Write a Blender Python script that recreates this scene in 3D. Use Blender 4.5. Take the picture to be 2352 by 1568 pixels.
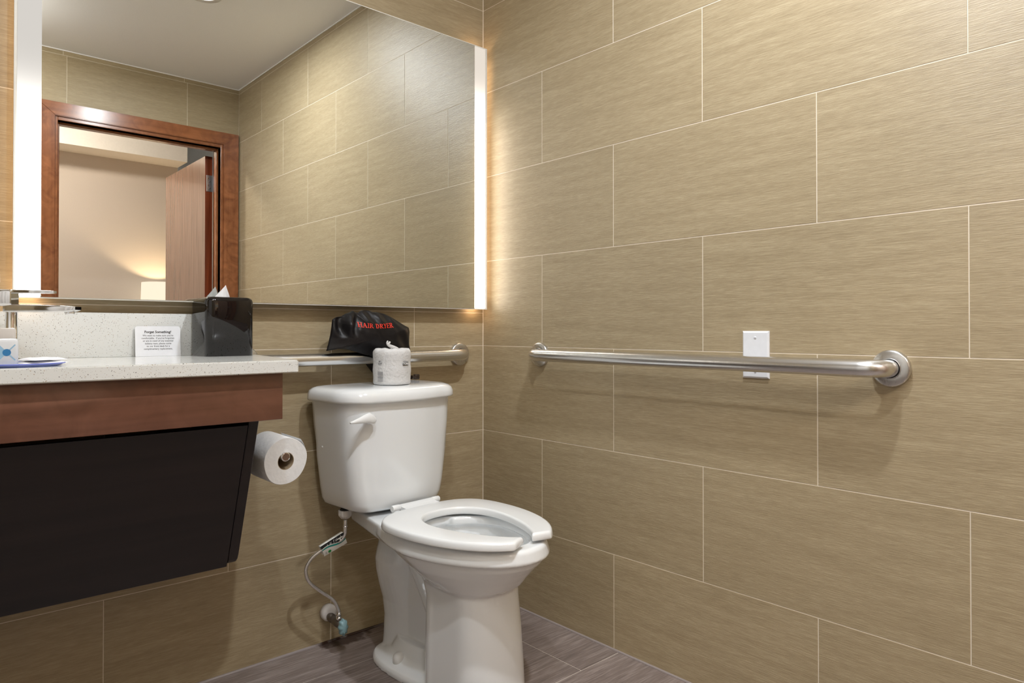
import bpy, bmesh, math, random
from mathutils import Vector, Matrix, noise
from mathutils.bvhtree import BVHTree

random.seed(7)
for o in list(bpy.data.objects):
    bpy.data.objects.remove(o, do_unlink=True)
SC = bpy.context.scene
COL = SC.collection
PI = math.pi

# ------------------------------------------------------------------ camera
cd = bpy.data.cameras.new('camera'); cam = bpy.data.objects.new('camera', cd); COL.objects.link(cam)
CF, CY, YAW, CX, CYY, CZ, PITCH = 1590.2, 744.69, 0.729225, -1.60044, -1.94916, 0.94787, 0.0083475
cd.sensor_fit = 'HORIZONTAL'; cd.sensor_width = 36.0
cd.lens = 36.0 * CF / 2352.0
cd.shift_y = -(784.0 - CY) / 2352.0
cd.clip_start = 0.02
cam.location = (CX, CYY, CZ)
cam.rotation_euler = (PI / 2 + PITCH, 0, -YAW)
SC.camera = cam

# ------------------------------------------------------------------ world, exposure
w = bpy.data.worlds.new('world'); SC.world = w; w.use_nodes = True
w.node_tree.nodes['Background'].inputs[0].default_value = (0.55, 0.6, 0.7, 1)
w.node_tree.nodes['Background'].inputs[1].default_value = 0.15
SC.view_settings.view_transform = 'Standard'
SC.view_settings.look = 'None'
SC.view_settings.exposure = -0.56
SC.view_settings.gamma = 1.0
SC.view_settings.use_curve_mapping = False
DOWN_E, STRIP_E, LAMP_W, BED_W, FILL_E = 1500.0, 13.0, 24.0, 250.0, 46.0
DOWNLIGHTS = [(-0.58, -1.345), (-1.16, -1.345)]
H_CEIL = 2.4445
Y_DOOR = -2.49
X_LEFT = -2.35
Y_BED = -4.59      # far wall of the bedroom


# ------------------------------------------------------------------ materials
def new_mat(name):
    m = bpy.data.materials.new(name); m.use_nodes = True
    nt = m.node_tree
    return m, nt, nt.nodes['Principled BSDF']


def simple(name, col, rough=0.5, metal=0.0, coat=0.0, spec=0.5, bump=0.0, bscale=60.0, sheen=0.0, trans=0.0):
    m, nt, b = new_mat(name)
    b.inputs['Base Color'].default_value = (*col, 1)
    b.inputs['Roughness'].default_value = rough
    b.inputs['Metallic'].default_value = metal
    b.inputs['Coat Weight'].default_value = coat
    b.inputs['Coat Roughness'].default_value = 0.05
    b.inputs['Specular IOR Level'].default_value = spec
    b.inputs['Sheen Weight'].default_value = sheen
    b.inputs['Transmission Weight'].default_value = trans
    N = nt.nodes.new
    tc = N('ShaderNodeTexCoord'); ns = N('ShaderNodeTexNoise'); ns.inputs['Scale'].default_value = bscale
    nt.links.new(tc.outputs['Object'], ns.inputs['Vector'])
    mx = N('ShaderNodeMix'); mx.data_type = 'RGBA'
    mx.inputs['A'].default_value = (*[c * 0.94 for c in col], 1)
    mx.inputs['B'].default_value = (*[min(1, c * 1.05) for c in col], 1)
    nt.links.new(ns.outputs['Fac'], mx.inputs['Factor'])
    nt.links.new(mx.outputs['Result'], b.inputs['Base Color'])
    if bump:
        bp = N('ShaderNodeBump'); bp.inputs['Strength'].default_value = bump; bp.inputs['Distance'].default_value = 0.002
        nt.links.new(ns.outputs['Fac'], bp.inputs['Height'])
        nt.links.new(bp.outputs['Normal'], b.inputs['Normal'])
    return m


def world_uvz(nt, sx, sz, mode):
    """world-position vector; mode 'wall': (x+y, z) stretched; mode 'floor': (x, y)"""
    N = nt.nodes.new
    g = N('ShaderNodeNewGeometry'); sp = N('ShaderNodeSeparateXYZ'); nt.links.new(g.outputs['Position'], sp.inputs[0])
    oi = N('ShaderNodeObjectInfo')
    cb = N('ShaderNodeCombineXYZ')
    if mode == 'wall':
        ad = N('ShaderNodeMath'); ad.operation = 'ADD'
        nt.links.new(sp.outputs[0], ad.inputs[0]); nt.links.new(sp.outputs[1], ad.inputs[1])
        u, v = ad.outputs[0], sp.outputs[2]
    else:
        u, v = sp.outputs[0], sp.outputs[1]
    m1 = N('ShaderNodeMath'); m1.operation = 'MULTIPLY'; m1.inputs[1].default_value = sx; nt.links.new(u, m1.inputs[0])
    m2 = N('ShaderNodeMath'); m2.operation = 'MULTIPLY'; m2.inputs[1].default_value = sz; nt.links.new(v, m2.inputs[0])
    m3 = N('ShaderNodeMath'); m3.operation = 'MULTIPLY'; m3.inputs[1].default_value = 37.0; nt.links.new(oi.outputs['Random'], m3.inputs[0])
    nt.links.new(m1.outputs[0], cb.inputs[0]); nt.links.new(m2.outputs[0], cb.inputs[1]); nt.links.new(m3.outputs[0], cb.inputs[2])
    return cb.outputs[0], oi.outputs['Random']


def tile_mat(name, dark, mid, light, sx, sz, mode, rough, bump, contrast=0.5, spec=0.4):
    m, nt, b = new_mat(name); N = nt.nodes.new; L = nt.links.new
    vec, rnd = world_uvz(nt, sx, sz, mode)
    n1 = N('ShaderNodeTexNoise'); n1.inputs['Scale'].default_value = 1.0; n1.inputs['Detail'].default_value = 5.0
    n1.inputs['Roughness'].default_value = 0.65
    L(vec, n1.inputs['Vector'])
    vec2, _ = world_uvz(nt, sx * 0.15, sz * 0.12, mode)
    n2 = N('ShaderNodeTexNoise'); n2.inputs['Scale'].default_value = 1.0; n2.inputs['Detail'].default_value = 2.0
    L(vec2, n2.inputs['Vector'])
    mx = N('ShaderNodeMath'); mx.operation = 'MULTIPLY_ADD'; mx.inputs[1].default_value = 0.3
    L(n2.outputs['Fac'], mx.inputs[0])
    mm = N('ShaderNodeMath'); mm.operation = 'MULTIPLY'; mm.inputs[1].default_value = 0.7; L(n1.outputs['Fac'], mm.inputs[0])
    L(mm.outputs[0], mx.inputs[2])
    cr = N('ShaderNodeValToRGB')
    cr.color_ramp.elements[0].position = 0.5 - contrast / 2; cr.color_ramp.elements[0].color = (*dark, 1)
    cr.color_ramp.elements[1].position = 0.5 + contrast / 2; cr.color_ramp.elements[1].color = (*light, 1)
    e = cr.color_ramp.elements.new(0.5); e.color = (*mid, 1)
    L(mx.outputs[0], cr.inputs['Fac'])
    hs = N('ShaderNodeHueSaturation')
    mr = N('ShaderNodeMapRange'); mr.inputs['To Min'].default_value = 0.96; mr.inputs['To Max'].default_value = 1.05
    L(rnd, mr.inputs['Value']); L(mr.outputs['Result'], hs.inputs['Value'])
    L(cr.outputs['Color'], hs.inputs['Color']); L(hs.outputs['Color'], b.inputs['Base Color'])
    b.inputs['Roughness'].default_value = rough
    b.inputs['Specular IOR Level'].default_value = spec
    bp = N('ShaderNodeBump'); bp.inputs['Strength'].default_value = bump; bp.inputs['Distance'].default_value = 0.0012
    L(n1.outputs['Fac'], bp.inputs['Height']); L(bp.outputs['Normal'], b.inputs['Normal'])
    return m


def wood_mat(name, dark, light, axis, rough=0.3, coat=0.3, scale=30.0, burl=0.0):
    m, nt, b = new_mat(name); N = nt.nodes.new; L = nt.links.new
    tc = N('ShaderNodeTexCoord'); mp = N('ShaderNodeMapping')
    s = [scale] * 3; s[axis] = scale * 0.06
    mp.inputs['Scale'].default_value = s
    L(tc.outputs['Object'], mp.inputs['Vector'])
    n1 = N('ShaderNodeTexNoise'); n1.inputs['Scale'].default_value = 1.0; n1.inputs['Detail'].default_value = 6
    n1.inputs['Distortion'].default_value = 0.6
    L(mp.outputs[0], n1.inputs['Vector'])
    n2 = N('ShaderNodeTexNoise'); n2.inputs['Scale'].default_value = 14.0; n2.inputs['Detail'].default_value = 3
    n2.inputs['Distortion'].default_value = 1.5
    L(tc.outputs['Object'], n2.inputs['Vector'])
    mx = N('ShaderNodeMix'); mx.data_type = 'FLOAT'; mx.inputs['Factor'].default_value = burl
    L(n1.outputs['Fac'], mx.inputs['A']); L(n2.outputs['Fac'], mx.inputs['B'])
    cr = N('ShaderNodeValToRGB')
    cr.color_ramp.elements[0].position = 0.32; cr.color_ramp.elements[0].color = (*dark, 1)
    cr.color_ramp.elements[1].position = 0.68; cr.color_ramp.elements[1].color = (*light, 1)
    L(mx.outputs['Result'], cr.inputs['Fac']); L(cr.outputs['Color'], b.inputs['Base Color'])
    b.inputs['Roughness'].default_value = rough; b.inputs['Coat Weight'].default_value = coat
    b.inputs['Coat Roughness'].default_value = 0.12
    return m


def emit(name, col, strength, grad=None):
    m = bpy.data.materials.new(name); m.use_nodes = True; nt = m.node_tree
    nt.nodes.remove(nt.nodes['Principled BSDF'])
    e = nt.nodes.new('ShaderNodeEmission'); e.inputs[0].default_value = (*col, 1); e.inputs[1].default_value = strength
    if grad:  # lamp tube dims towards its upper end (world z)
        g = nt.nodes.new('ShaderNodeNewGeometry'); sp = nt.nodes.new('ShaderNodeSeparateXYZ')
        mr = nt.nodes.new('ShaderNodeMapRange'); mr.interpolation_type = 'SMOOTHSTEP'
        mr.inputs['From Min'].default_value = grad[0]; mr.inputs['From Max'].default_value = grad[1]
        mr.inputs['To Min'].default_value = 1.0; mr.inputs['To Max'].default_value = 0.0
        nt.links.new(g.outputs['Position'], sp.inputs[0]); nt.links.new(sp.outputs[2], mr.inputs['Value'])
        pw = nt.nodes.new('ShaderNodeMath'); pw.operation = 'POWER'; pw.inputs[1].default_value = 4.0; nt.links.new(mr.outputs['Result'], pw.inputs[0])
        ma = nt.nodes.new('ShaderNodeMath'); ma.operation = 'MULTIPLY_ADD'; ma.inputs[1].default_value = strength - grad[2]; ma.inputs[2].default_value = grad[2]
        nt.links.new(pw.outputs[0], ma.inputs[0]); nt.links.new(ma.outputs[0], e.inputs[1])
    nt.links.new(e.outputs[0], nt.nodes['Material Output'].inputs['Surface'])
    return m


M = {}
M['tile'] = tile_mat('wall_tile_linen', (0.280, 0.215, 0.124), (0.385, 0.306, 0.188), (0.50, 0.415, 0.270), 30, 460, 'wall', 0.42, 0.55, 0.5, 0.5)
M['grout'] = simple('wall_grout', (0.78, 0.70, 0.58), 0.8)
M['floor'] = tile_mat('floor_plank_tile', (0.10, 0.078, 0.070), (0.22, 0.178, 0.162), (0.42, 0.36, 0.335), 12, 190, 'floor', 0.42, 0.4, 0.5)
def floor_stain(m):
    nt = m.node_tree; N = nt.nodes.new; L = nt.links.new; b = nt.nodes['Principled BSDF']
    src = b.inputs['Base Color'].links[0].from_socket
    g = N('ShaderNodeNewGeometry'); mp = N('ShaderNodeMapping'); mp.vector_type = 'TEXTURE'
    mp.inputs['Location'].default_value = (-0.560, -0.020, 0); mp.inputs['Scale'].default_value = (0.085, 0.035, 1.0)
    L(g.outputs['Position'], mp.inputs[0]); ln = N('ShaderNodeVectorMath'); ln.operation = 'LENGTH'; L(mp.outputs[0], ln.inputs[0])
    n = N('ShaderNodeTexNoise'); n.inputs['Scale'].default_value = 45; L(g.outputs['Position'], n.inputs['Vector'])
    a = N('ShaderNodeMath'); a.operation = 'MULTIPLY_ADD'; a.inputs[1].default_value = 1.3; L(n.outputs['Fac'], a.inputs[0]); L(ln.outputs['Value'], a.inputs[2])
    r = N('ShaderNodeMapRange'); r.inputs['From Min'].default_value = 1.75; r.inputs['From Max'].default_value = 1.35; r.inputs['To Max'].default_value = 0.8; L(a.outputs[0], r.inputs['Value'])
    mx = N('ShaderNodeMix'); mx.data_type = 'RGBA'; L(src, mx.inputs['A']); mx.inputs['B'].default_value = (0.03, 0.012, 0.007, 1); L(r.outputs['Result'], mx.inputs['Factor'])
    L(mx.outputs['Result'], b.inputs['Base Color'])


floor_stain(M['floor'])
M['floorgrout'] = simple('floor_grout', (0.60, 0.54, 0.48), 0.8)
M['paint'] = simple('ceiling_paint', (0.93, 0.925, 0.92), 0.85, bump=0.1, bscale=250)
M['bedpaint'] = simple('bedroom_wall_paint', (0.60, 0.52, 0.45), 0.85, bump=0.15, bscale=200)
M['soffit'] = simple('soffit_paint', (0.86, 0.80, 0.72), 0.85)
M['bluegrey'] = simple('blue_grey_surface', (0.52, 0.60, 0.70), 0.85)  # even blue-grey for the bedroom ceiling and upper wall strip
M['carpet'] = simple('bedroom_carpet', (0.22, 0.18, 0.15), 0.95, bump=0.6, bscale=400)
M['ceramic'] = simple('white_vitreous_china', (0.85, 0.87, 0.88), 0.12, coat=0.6, bscale=3)
M['seatpl'] = simple('white_seat_plastic', (0.88, 0.895, 0.90), 0.18, coat=0.3, bscale=3)
M['cap'] = simple('white_cap_plastic', (0.72, 0.71, 0.69), 0.3)
M['platepl'] = simple('white_plate_plastic', (0.80, 0.82, 0.86), 0.35)
M['paper'] = simple('white_toilet_paper', (0.84, 0.84, 0.84), 0.95, bump=0.5, bscale=90, spec=0.1)
M['wrap'] = simple('paper_wrapper', (0.68, 0.675, 0.67), 0.6, bump=1.0, bscale=130)
M['ink'] = simple('black_ink', (0.012, 0.012, 0.012), 0.6)
M['greyink'] = simple('grey_ink', (0.33, 0.33, 0.34), 0.7)
M['whiteink'] = simple('white_ink', (0.85, 0.85, 0.83), 0.6)
M['redthread'] = simple('red_thread', (0.85, 0.045, 0.02), 0.6)
M['blackcloth'] = simple('black_satin_cloth', (0.006, 0.005, 0.0058), 0.42, spec=0.30, bump=0.15, bscale=500)
M['blackplastic'] = simple('dark_brown_plastic', (0.03, 0.018, 0.012), 0.3)
M['tissuebox'] = simple('black_chrome', (0.008, 0.006, 0.0055), 0.03, metal=0.0, coat=0.0, spec=0.5)
M['tissue'] = simple('white_tissue', (0.88, 0.88, 0.9), 0.9, bump=0.4, bscale=80)
M['chrome'] = simple('chrome', (0.86, 0.86, 0.87), 0.06, metal=1.0)
M['cap_chrome'] = simple('rod_end_cap', (0.30, 0.22, 0.18), 0.3, metal=0.8)
M['darkmetal'] = simple('aged_metal', (0.20, 0.17, 0.14), 0.4, metal=0.9)
M['escutcheon'] = simple('white_escutcheon', (0.66, 0.62, 0.59), 0.6)
M['aqua'] = simple('aqua_valve_handle', (0.22, 0.36, 0.39), 0.4)
M['whitepl'] = simple('translucent_white_plastic', (0.62, 0.58, 0.54), 0.3)
M['whitecard'] = simple('white_card', (0.86, 0.87, 0.90), 0.5)
M['teal'] = simple('teal_ink', (0.01, 0.26, 0.22), 0.5)
M['green'] = simple('green_ink', (0.02, 0.3, 0.06), 0.5)
M['cream'] = simple('cream_label', (0.78, 0.76, 0.70), 0.5)
M['blueink'] = simple('blue_ink', (0.03, 0.19, 0.42), 0.5)
M['paleblue'] = simple('pale_blue_ink', (0.30, 0.50, 0.66), 0.5)
M['bottle'] = simple('white_bottle', (0.74, 0.76, 0.78), 0.25, coat=0.3)
M['silver'] = simple('satin_silver', (0.62, 0.64, 0.66), 0.3, metal=1.0)
M['towel'] = simple('white_towel', (0.86, 0.85, 0.83), 0.95, bump=0.6, bscale=300)
M['shade_off'] = simple('lamp_base', (0.16, 0.10, 0.06), 0.4)
M['deepwood'] = wood_mat('dark_espresso_wood', (0.0075, 0.0045, 0.0048), (0.017, 0.0105, 0.0105), 0, 0.42, 0.12, 26)
M['apron'] = wood_mat('reddish_brown_wood', (0.080, 0.030, 0.015), (0.21, 0.090, 0.055), 0, 0.36, 0.35, 22, 0.30)
M['casing'] = wood_mat('cherry_casing', (0.16, 0.048, 0.015), (0.36, 0.13, 0.048), 2, 0.24, 0.35, 34, 0.55)
M['casingh'] = wood_mat('cherry_casing_across', (0.16, 0.048, 0.015), (0.36, 0.13, 0.048), 0, 0.24, 0.35, 34, 0.45)
M['door'] = wood_mat('walnut_door_face', (0.20, 0.115, 0.078), (0.28, 0.165, 0.115), 2, 0.26, 0.5, 45)
M['dooredge'] = wood_mat('red_door_edge', (0.10, 0.018, 0.006), (0.22, 0.045, 0.015), 2, 0.25, 0.4, 30)
M['strip_left'] = emit('mirror_light_strip_left', (1.0, 0.95, 0.88), STRIP_E, (1.28, 1.72, 1.0))
M['strip_right'] = emit('mirror_light_strip_right', (1.0, 0.90, 0.78), STRIP_E, (1.60, 1.97, 1.22))
M['slot'] = emit('mirror_underglow', (1.0, 0.66, 0.40), 24.0)
M['slot_side'] = emit('mirror_sideglow', (1.0, 0.68, 0.42), 6.5)
M['downlens'] = emit('downlight_lens', (0.90, 0.95, 1.0), DOWN_E)
M['downlens_right'] = emit('downlight_lens_right', (0.92, 0.955, 1.0), DOWN_E * 1.9)
M['lampshade'] = emit('lit_lampshade', (1.0, 0.87, 0.68), 1.9)
M['bulb'] = emit('bedroom_fill_lens', (1.0, 0.90, 0.80), BED_W)


def brushed(name, col, rough, axis, bs=0.012):
    m, nt, b = new_mat(name); N = nt.nodes.new; L = nt.links.new
    b.inputs['Metallic'].default_value = 1.0; b.inputs['Base Color'].default_value = (*col, 1)
    tc = N('ShaderNodeTexCoord'); mp = N('ShaderNodeMapping'); s = [500.0] * 3; s[axis] = 10.0; mp.inputs['Scale'].default_value = s
    n = N('ShaderNodeTexNoise'); n.inputs['Scale'].default_value = 1.0; n.inputs['Detail'].default_value = 2
    L(tc.outputs['Object'], mp.inputs[0]); L(mp.outputs[0], n.inputs['Vector'])
    mr = N('ShaderNodeMapRange'); mr.inputs['To Min'].default_value = rough - 0.025; mr.inputs['To Max'].default_value = rough + 0.03
    L(n.outputs['Fac'], mr.inputs['Value']); L(mr.outputs['Result'], b.inputs['Roughness'])
    bp = N('ShaderNodeBump'); bp.inputs['Strength'].default_value = bs; bp.inputs['Distance'].default_value = 0.0002
    L(n.outputs['Fac'], bp.inputs['Height']); L(bp.outputs['Normal'], b.inputs['Normal'])
    return m


M['steel_y'] = brushed('brushed_steel_along_wall', (0.76, 0.765, 0.77), 0.25, 1)
M['steel_x'] = brushed('brushed_steel_back_bar', (0.76, 0.765, 0.77), 0.25, 0)
M['steel_flange'] = brushed('brushed_steel_flange', (0.66, 0.655, 0.645), 0.28, 2, 0.0)


def braided():
    m, nt, b = new_mat('braided_steel_hose'); N = nt.nodes.new; L = nt.links.new
    b.inputs['Metallic'].default_value = 1.0; b.inputs['Base Color'].default_value = (0.86, 0.85, 0.85, 1); b.inputs['Roughness'].default_value = 0.22
    tc = N('ShaderNodeTexCoord'); wv = N('ShaderNodeTexWave'); wv.inputs['Scale'].default_value = 260; wv.bands_direction = 'Z'
    wv.inputs['Distortion'].default_value = 0.5
    L(tc.outputs['Object'], wv.inputs['Vector'])
    bp = N('ShaderNodeBump'); bp.inputs['Strength'].default_value = 0.25; bp.inputs['Distance'].default_value = 0.0006
    L(wv.outputs['Fac'], bp.inputs['Height']); L(bp.outputs['Normal'], b.inputs['Normal'])
    return m


M['braid'] = braided()


def quartz():
    m, nt, b = new_mat('speckled_quartz'); N = nt.nodes.new; L = nt.links.new
    tc = N('ShaderNodeTexCoord')
    base = (0.76, 0.765, 0.74)
    prev = None
    for i, (sc, th, col, off) in enumerate([(250, 0.17, (0.18, 0.17, 0.15), 0), (220, 0.16, (0.44, 0.34, 0.23), 3.1), (350, 0.19, (0.46, 0.43, 0.38), 7.7), (150, 0.12, (0.12, 0.12, 0.11), 5.0)]):
        mp = N('ShaderNodeMapping'); mp.inputs['Location'].default_value = (off, off, off); L(tc.outputs['Object'], mp.inputs[0])
        nz = N('ShaderNodeTexNoise'); nz.inputs['Scale'].default_value = 60; L(mp.outputs[0], nz.inputs['Vector'])
        ad = N('ShaderNodeVectorMath'); ad.operation = 'MULTIPLY_ADD'; ad.inputs[1].default_value = (0.010, 0.010, 0.010)
        L(nz.outputs['Color'], ad.inputs[0]); L(mp.outputs[0], ad.inputs[2])
        vo = N('ShaderNodeTexVoronoi'); vo.inputs['Scale'].default_value = sc; vo.inputs['Randomness'].default_value = 1.0
        L(ad.outputs[0], vo.inputs['Vector'])
        lt = N('ShaderNodeMath'); lt.operation = 'LESS_THAN'; lt.inputs[1].default_value = th
        L(vo.outputs['Distance'], lt.inputs[0])
        cs = N('ShaderNodeSeparateColor'); L(vo.outputs['Color'], cs.inputs[0])
        gt = N('ShaderNodeMath'); gt.operation = 'GREATER_THAN'; gt.inputs[1].default_value = 0.55; L(cs.outputs[0], gt.inputs[0])
        mu = N('ShaderNodeMath'); mu.operation = 'MULTIPLY'; L(lt.outputs[0], mu.inputs[0]); L(gt.outputs[0], mu.inputs[1])
        mx = N('ShaderNodeMix'); mx.data_type = 'RGBA'
        if prev is None: mx.inputs['A'].default_value = (*base, 1)
        else: L(prev, mx.inputs['A'])
        mx.inputs['B'].default_value = (*col, 1); L(mu.outputs[0], mx.inputs['Factor'])
        prev = mx.outputs['Result']
    L(prev, b.inputs['Base Color']); b.inputs['Roughness'].default_value = 0.16; b.inputs['Coat Weight'].default_value = 0.2
    return m


M['quartz'] = quartz()


def mirror_glass():
    m, nt, b = new_mat('mirror_glass')
    b.inputs['Metallic'].default_value = 1.0; b.inputs['Roughness'].default_value = 0.0
    b.inputs['Base Color'].default_value = (0.80, 0.82, 0.80, 1)
    return m


M['mirror'] = mirror_glass()


def clear_blue():
    m, nt, b = new_mat('clear_blue_rimmed_glass')
    b.inputs['Base Color'].default_value = (0.42, 0.50, 0.86, 1); b.inputs['Transmission Weight'].default_value = 0.55
    b.inputs['Roughness'].default_value = 0.08
    return m


M['blueglass'] = clear_blue()


def caulk():
    m, nt, b = new_mat('caulk_bead'); N = nt.nodes.new; L = nt.links.new
    g = N('ShaderNodeNewGeometry'); n = N('ShaderNodeTexNoise'); n.inputs['Scale'].default_value = 14; n.inputs['Detail'].default_value = 4
    L(g.outputs['Position'], n.inputs['Vector'])
    sp = N('ShaderNodeSeparateXYZ'); L(g.outputs['Position'], sp.inputs[0])
    # mould patch on the bead beside the shut-off valve (x about -0.62 .. -0.40, back wall only)
    a = N('ShaderNodeMapRange'); a.inputs['From Min'].default_value = -0.645; a.inputs['From Max'].default_value = -0.63; L(sp.outputs[0], a.inputs['Value'])
    c = N('ShaderNodeMapRange'); c.inputs['From Min'].default_value = -0.36; c.inputs['From Max'].default_value = -0.46; L(sp.outputs[0], c.inputs['Value'])
    mu = N('ShaderNodeMath'); mu.operation = 'MULTIPLY'; L(a.outputs[0], mu.inputs[0]); L(c.outputs[0], mu.inputs[1])
    th = N('ShaderNodeMapRange'); th.inputs['From Min'].default_value = 0.30; th.inputs['From Max'].default_value = 0.45; L(n.outputs['Fac'], th.inputs['Value'])
    mu2 = N('ShaderNodeMath'); mu2.operation = 'MULTIPLY'; L(mu.outputs[0], mu2.inputs[0]); L(th.outputs[0], mu2.inputs[1])
    mx = N('ShaderNodeMix'); mx.data_type = 'RGBA'; mx.inputs['A'].default_value = (0.30, 0.26, 0.25, 1); mx.inputs['B'].default_value = (0.03, 0.012, 0.006, 1)
    L(mu2.outputs[0], mx.inputs['Factor']); L(mx.outputs['Result'], b.inputs['Base Color'])
    b.inputs['Roughness'].default_value = 0.35
    return m


M['caulk'] = caulk()


# ------------------------------------------------------------------ object helpers
def mesh_obj(name, bm, mat, parent=None, smooth=False, loc=(0, 0, 0), recalc=True):
    if recalc: bmesh.ops.recalc_face_normals(bm, faces=bm.faces)
    me = bpy.data.meshes.new(name); bm.to_mesh(me); bm.free()
    if smooth:
        me.polygons.foreach_set('use_smooth', [True] * len(me.polygons))
    o = bpy.data.objects.new(name, me); COL.objects.link(o); o.location = loc
    if mat:
        for mm in (mat if isinstance(mat, (list, tuple)) else [mat]): me.materials.append(mm)
    if parent: o.parent = parent
    return o


def thing(name, label, cat, loc=(0, 0, 0), rot=(0, 0, 0), group=None):
    o = bpy.data.objects.new(name, None); COL.objects.link(o); o.empty_display_size = 0.05
    o.location = loc; o.rotation_euler = rot; o['label'] = label; o['category'] = cat
    if group: o['group'] = group
    return o


def tag(o, label, cat, group=None):
    o['label'] = label; o['category'] = cat
    if group: o['group'] = group
    return o


def structure(o, label=None):
    o['kind'] = 'structure'
    if label: o['label'] = label
    return o


def smooth_angle(o, deg=35):
    me = o.data
    me.polygons.foreach_set('use_smooth', [True] * len(me.polygons))
    bm = bmesh.new(); bm.from_mesh(me)
    for e in bm.edges:
        if len(e.link_faces) == 2 and e.calc_face_angle(0) > math.radians(deg): e.smooth = False
    bm.to_mesh(me); bm.free()
    return o


def add_box(bm, x0, x1, y0, y1, z0, z1, bev=0.0, seg=2, mi=0):
    vs = [bm.verts.new(p) for p in ((x0, y0, z0), (x1, y0, z0), (x1, y1, z0), (x0, y1, z0), (x0, y0, z1), (x1, y0, z1), (x1, y1, z1), (x0, y1, z1))]
    fs = [bm.faces.new([vs[i] for i in f]) for f in ((3, 2, 1, 0), (4, 5, 6, 7), (0, 1, 5, 4), (1, 2, 6, 5), (2, 3, 7, 6), (3, 0, 4, 7))]
    for f in fs: f.material_index = mi
    if bev:
        es = list({e for f in fs for e in f.edges})
        bmesh.ops.bevel(bm, geom=es, offset=bev, segments=seg, affect='EDGES', profile=0.5)


def box(name, x0, x1, y0, y1, z0, z1, mat, parent=None, bev=0.0, seg=2):
    bm = bmesh.new(); add_box(bm, x0, x1, y0, y1, z0, z1, bev, seg)
    o = mesh_obj(name, bm, mat, parent)
    if bev and seg > 1: smooth_angle(o, 40)
    return o


def add_loft(bm, rings, cap0=True, cap1=True, close=False, mi=0):
    vr = [[bm.verts.new(p) for p in r] for r in rings]
    n = len(vr[0]); m = len(vr)
    for i in range(m if close else m - 1):
        a, b = vr[i], vr[(i + 1) % m]
        for j in range(n):
            f = bm.faces.new((a[j], a[(j + 1) % n], b[(j + 1) % n], b[j])); f.material_index = mi
    if not close:
        if cap0: bm.faces.new(list(reversed(vr[0]))).material_index = mi
        if cap1: bm.faces.new(vr[-1]).material_index = mi
    return vr


def circle(c, r, n, ax1, ax2, rot=0.0):
    c = Vector(c)
    return [c + ax1 * (r * math.cos(2 * PI * k / n + rot)) + ax2 * (r * math.sin(2 * PI * k / n + rot)) for k in range(n)]


def add_tube(bm, pts, r, n=16, caps=True, mi=0):
    pts = [Vector(p) for p in pts]
    rs = r if isinstance(r, (list, tuple)) else [r] * len(pts)
    up = None; rings = []
    for i, p in enumerate(pts):
        t = (pts[min(i + 1, len(pts) - 1)] - pts[max(i - 1, 0)]).normalized()
        if up is None:
            up = Vector((0, 0, 1)) if abs(t.z) < 0.9 else Vector((1, 0, 0))
        a = t.cross(up).normalized(); b = a.cross(t).normalized(); up = b
        rings.append(circle(p, rs[i], n, a, b))
    return add_loft(bm, rings, caps, caps, mi=mi)


def add_lathe(bm, prof, origin, axis, n=32, mi=0, caps=True):
    """prof: list of (radius, height along axis)"""
    axis = Vector(axis).normalized(); origin = Vector(origin)
    ref = Vector((0, 0, 1)) if abs(axis.z) < 0.9 else Vector((1, 0, 0))
    a = axis.cross(ref).normalized(); b = axis.cross(a).normalized()
    rings = [circle(origin + axis * h, max(r, 1e-4), n, a, b) for r, h in prof]
    return add_loft(bm, rings, caps, caps, mi=mi)


def catmull(P, n, closed=False):
    out = []; m = len(P); P = [Vector(p) for p in P]
    segs = m if closed else m - 1
    for i in range(segs):
        if closed:
            p0, p1, p2, p3 = P[(i - 1) % m], P[i], P[(i + 1) % m], P[(i + 2) % m]
        else:
            p0, p1, p2, p3 = P[max(i - 1, 0)], P[i], P[i + 1], P[min(i + 2, m - 1)]
        for k in range(n):
            t = k / n; t2 = t * t; t3 = t2 * t
            out.append(0.5 * ((2 * p1) + (p2 - p0) * t + (2 * p0 - 5 * p1 + 4 * p2 - p3) * t2 + (3 * p1 - p0 - 3 * p2 + p3) * t3))
    if not closed: out.append(P[-1].copy())
    return out


def resample(pts, n, closed=True):
    P = [Vector(p) for p in pts]
    if closed: P = P + [P[0]]
    d = [0.0]
    for i in range(1, len(P)): d.append(d[-1] + (P[i] - P[i - 1]).length)
    T = d[-1]; out = []; j = 0; cnt = n if closed else n - 1
    for k in range(n):
        s = T * k / cnt if not closed else T * k / n
        while j < len(d) - 2 and d[j + 1] < s: j += 1
        L_ = d[j + 1] - d[j]
        out.append(P[j].lerp(P[j + 1], 0 if L_ == 0 else min(1, (s - d[j]) / L_)))
    return out


def text_bm(body, size, align='CENTER', bold=0.0, res=2, extrude=0.0):
    c = bpy.data.curves.new('t', 'FONT'); c.body = body; c.size = size; c.align_x = align; c.offset = bold
    c.resolution_u = res; c.extrude = extrude
    o = bpy.data.objects.new('t', c); COL.objects.link(o)
    dg = bpy.context.evaluated_depsgraph_get(); me = bpy.data.meshes.new_from_object(o.evaluated_get(dg))
    bpy.data.objects.remove(o, do_unlink=True); bpy.data.curves.remove(c)
    bm = bmesh.new(); bm.from_mesh(me); bpy.data.meshes.remove(me)
    return bm


def merge_into(dst, src, fn=None, mi=0):
    vm = {}
    for v in src.verts: vm[v] = dst.verts.new(fn(v.co) if fn else v.co)
    for f in src.faces:
        try:
            g = dst.faces.new([vm[v] for v in f.verts]); g.material_index = mi
        except ValueError: pass
    src.free()


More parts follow.
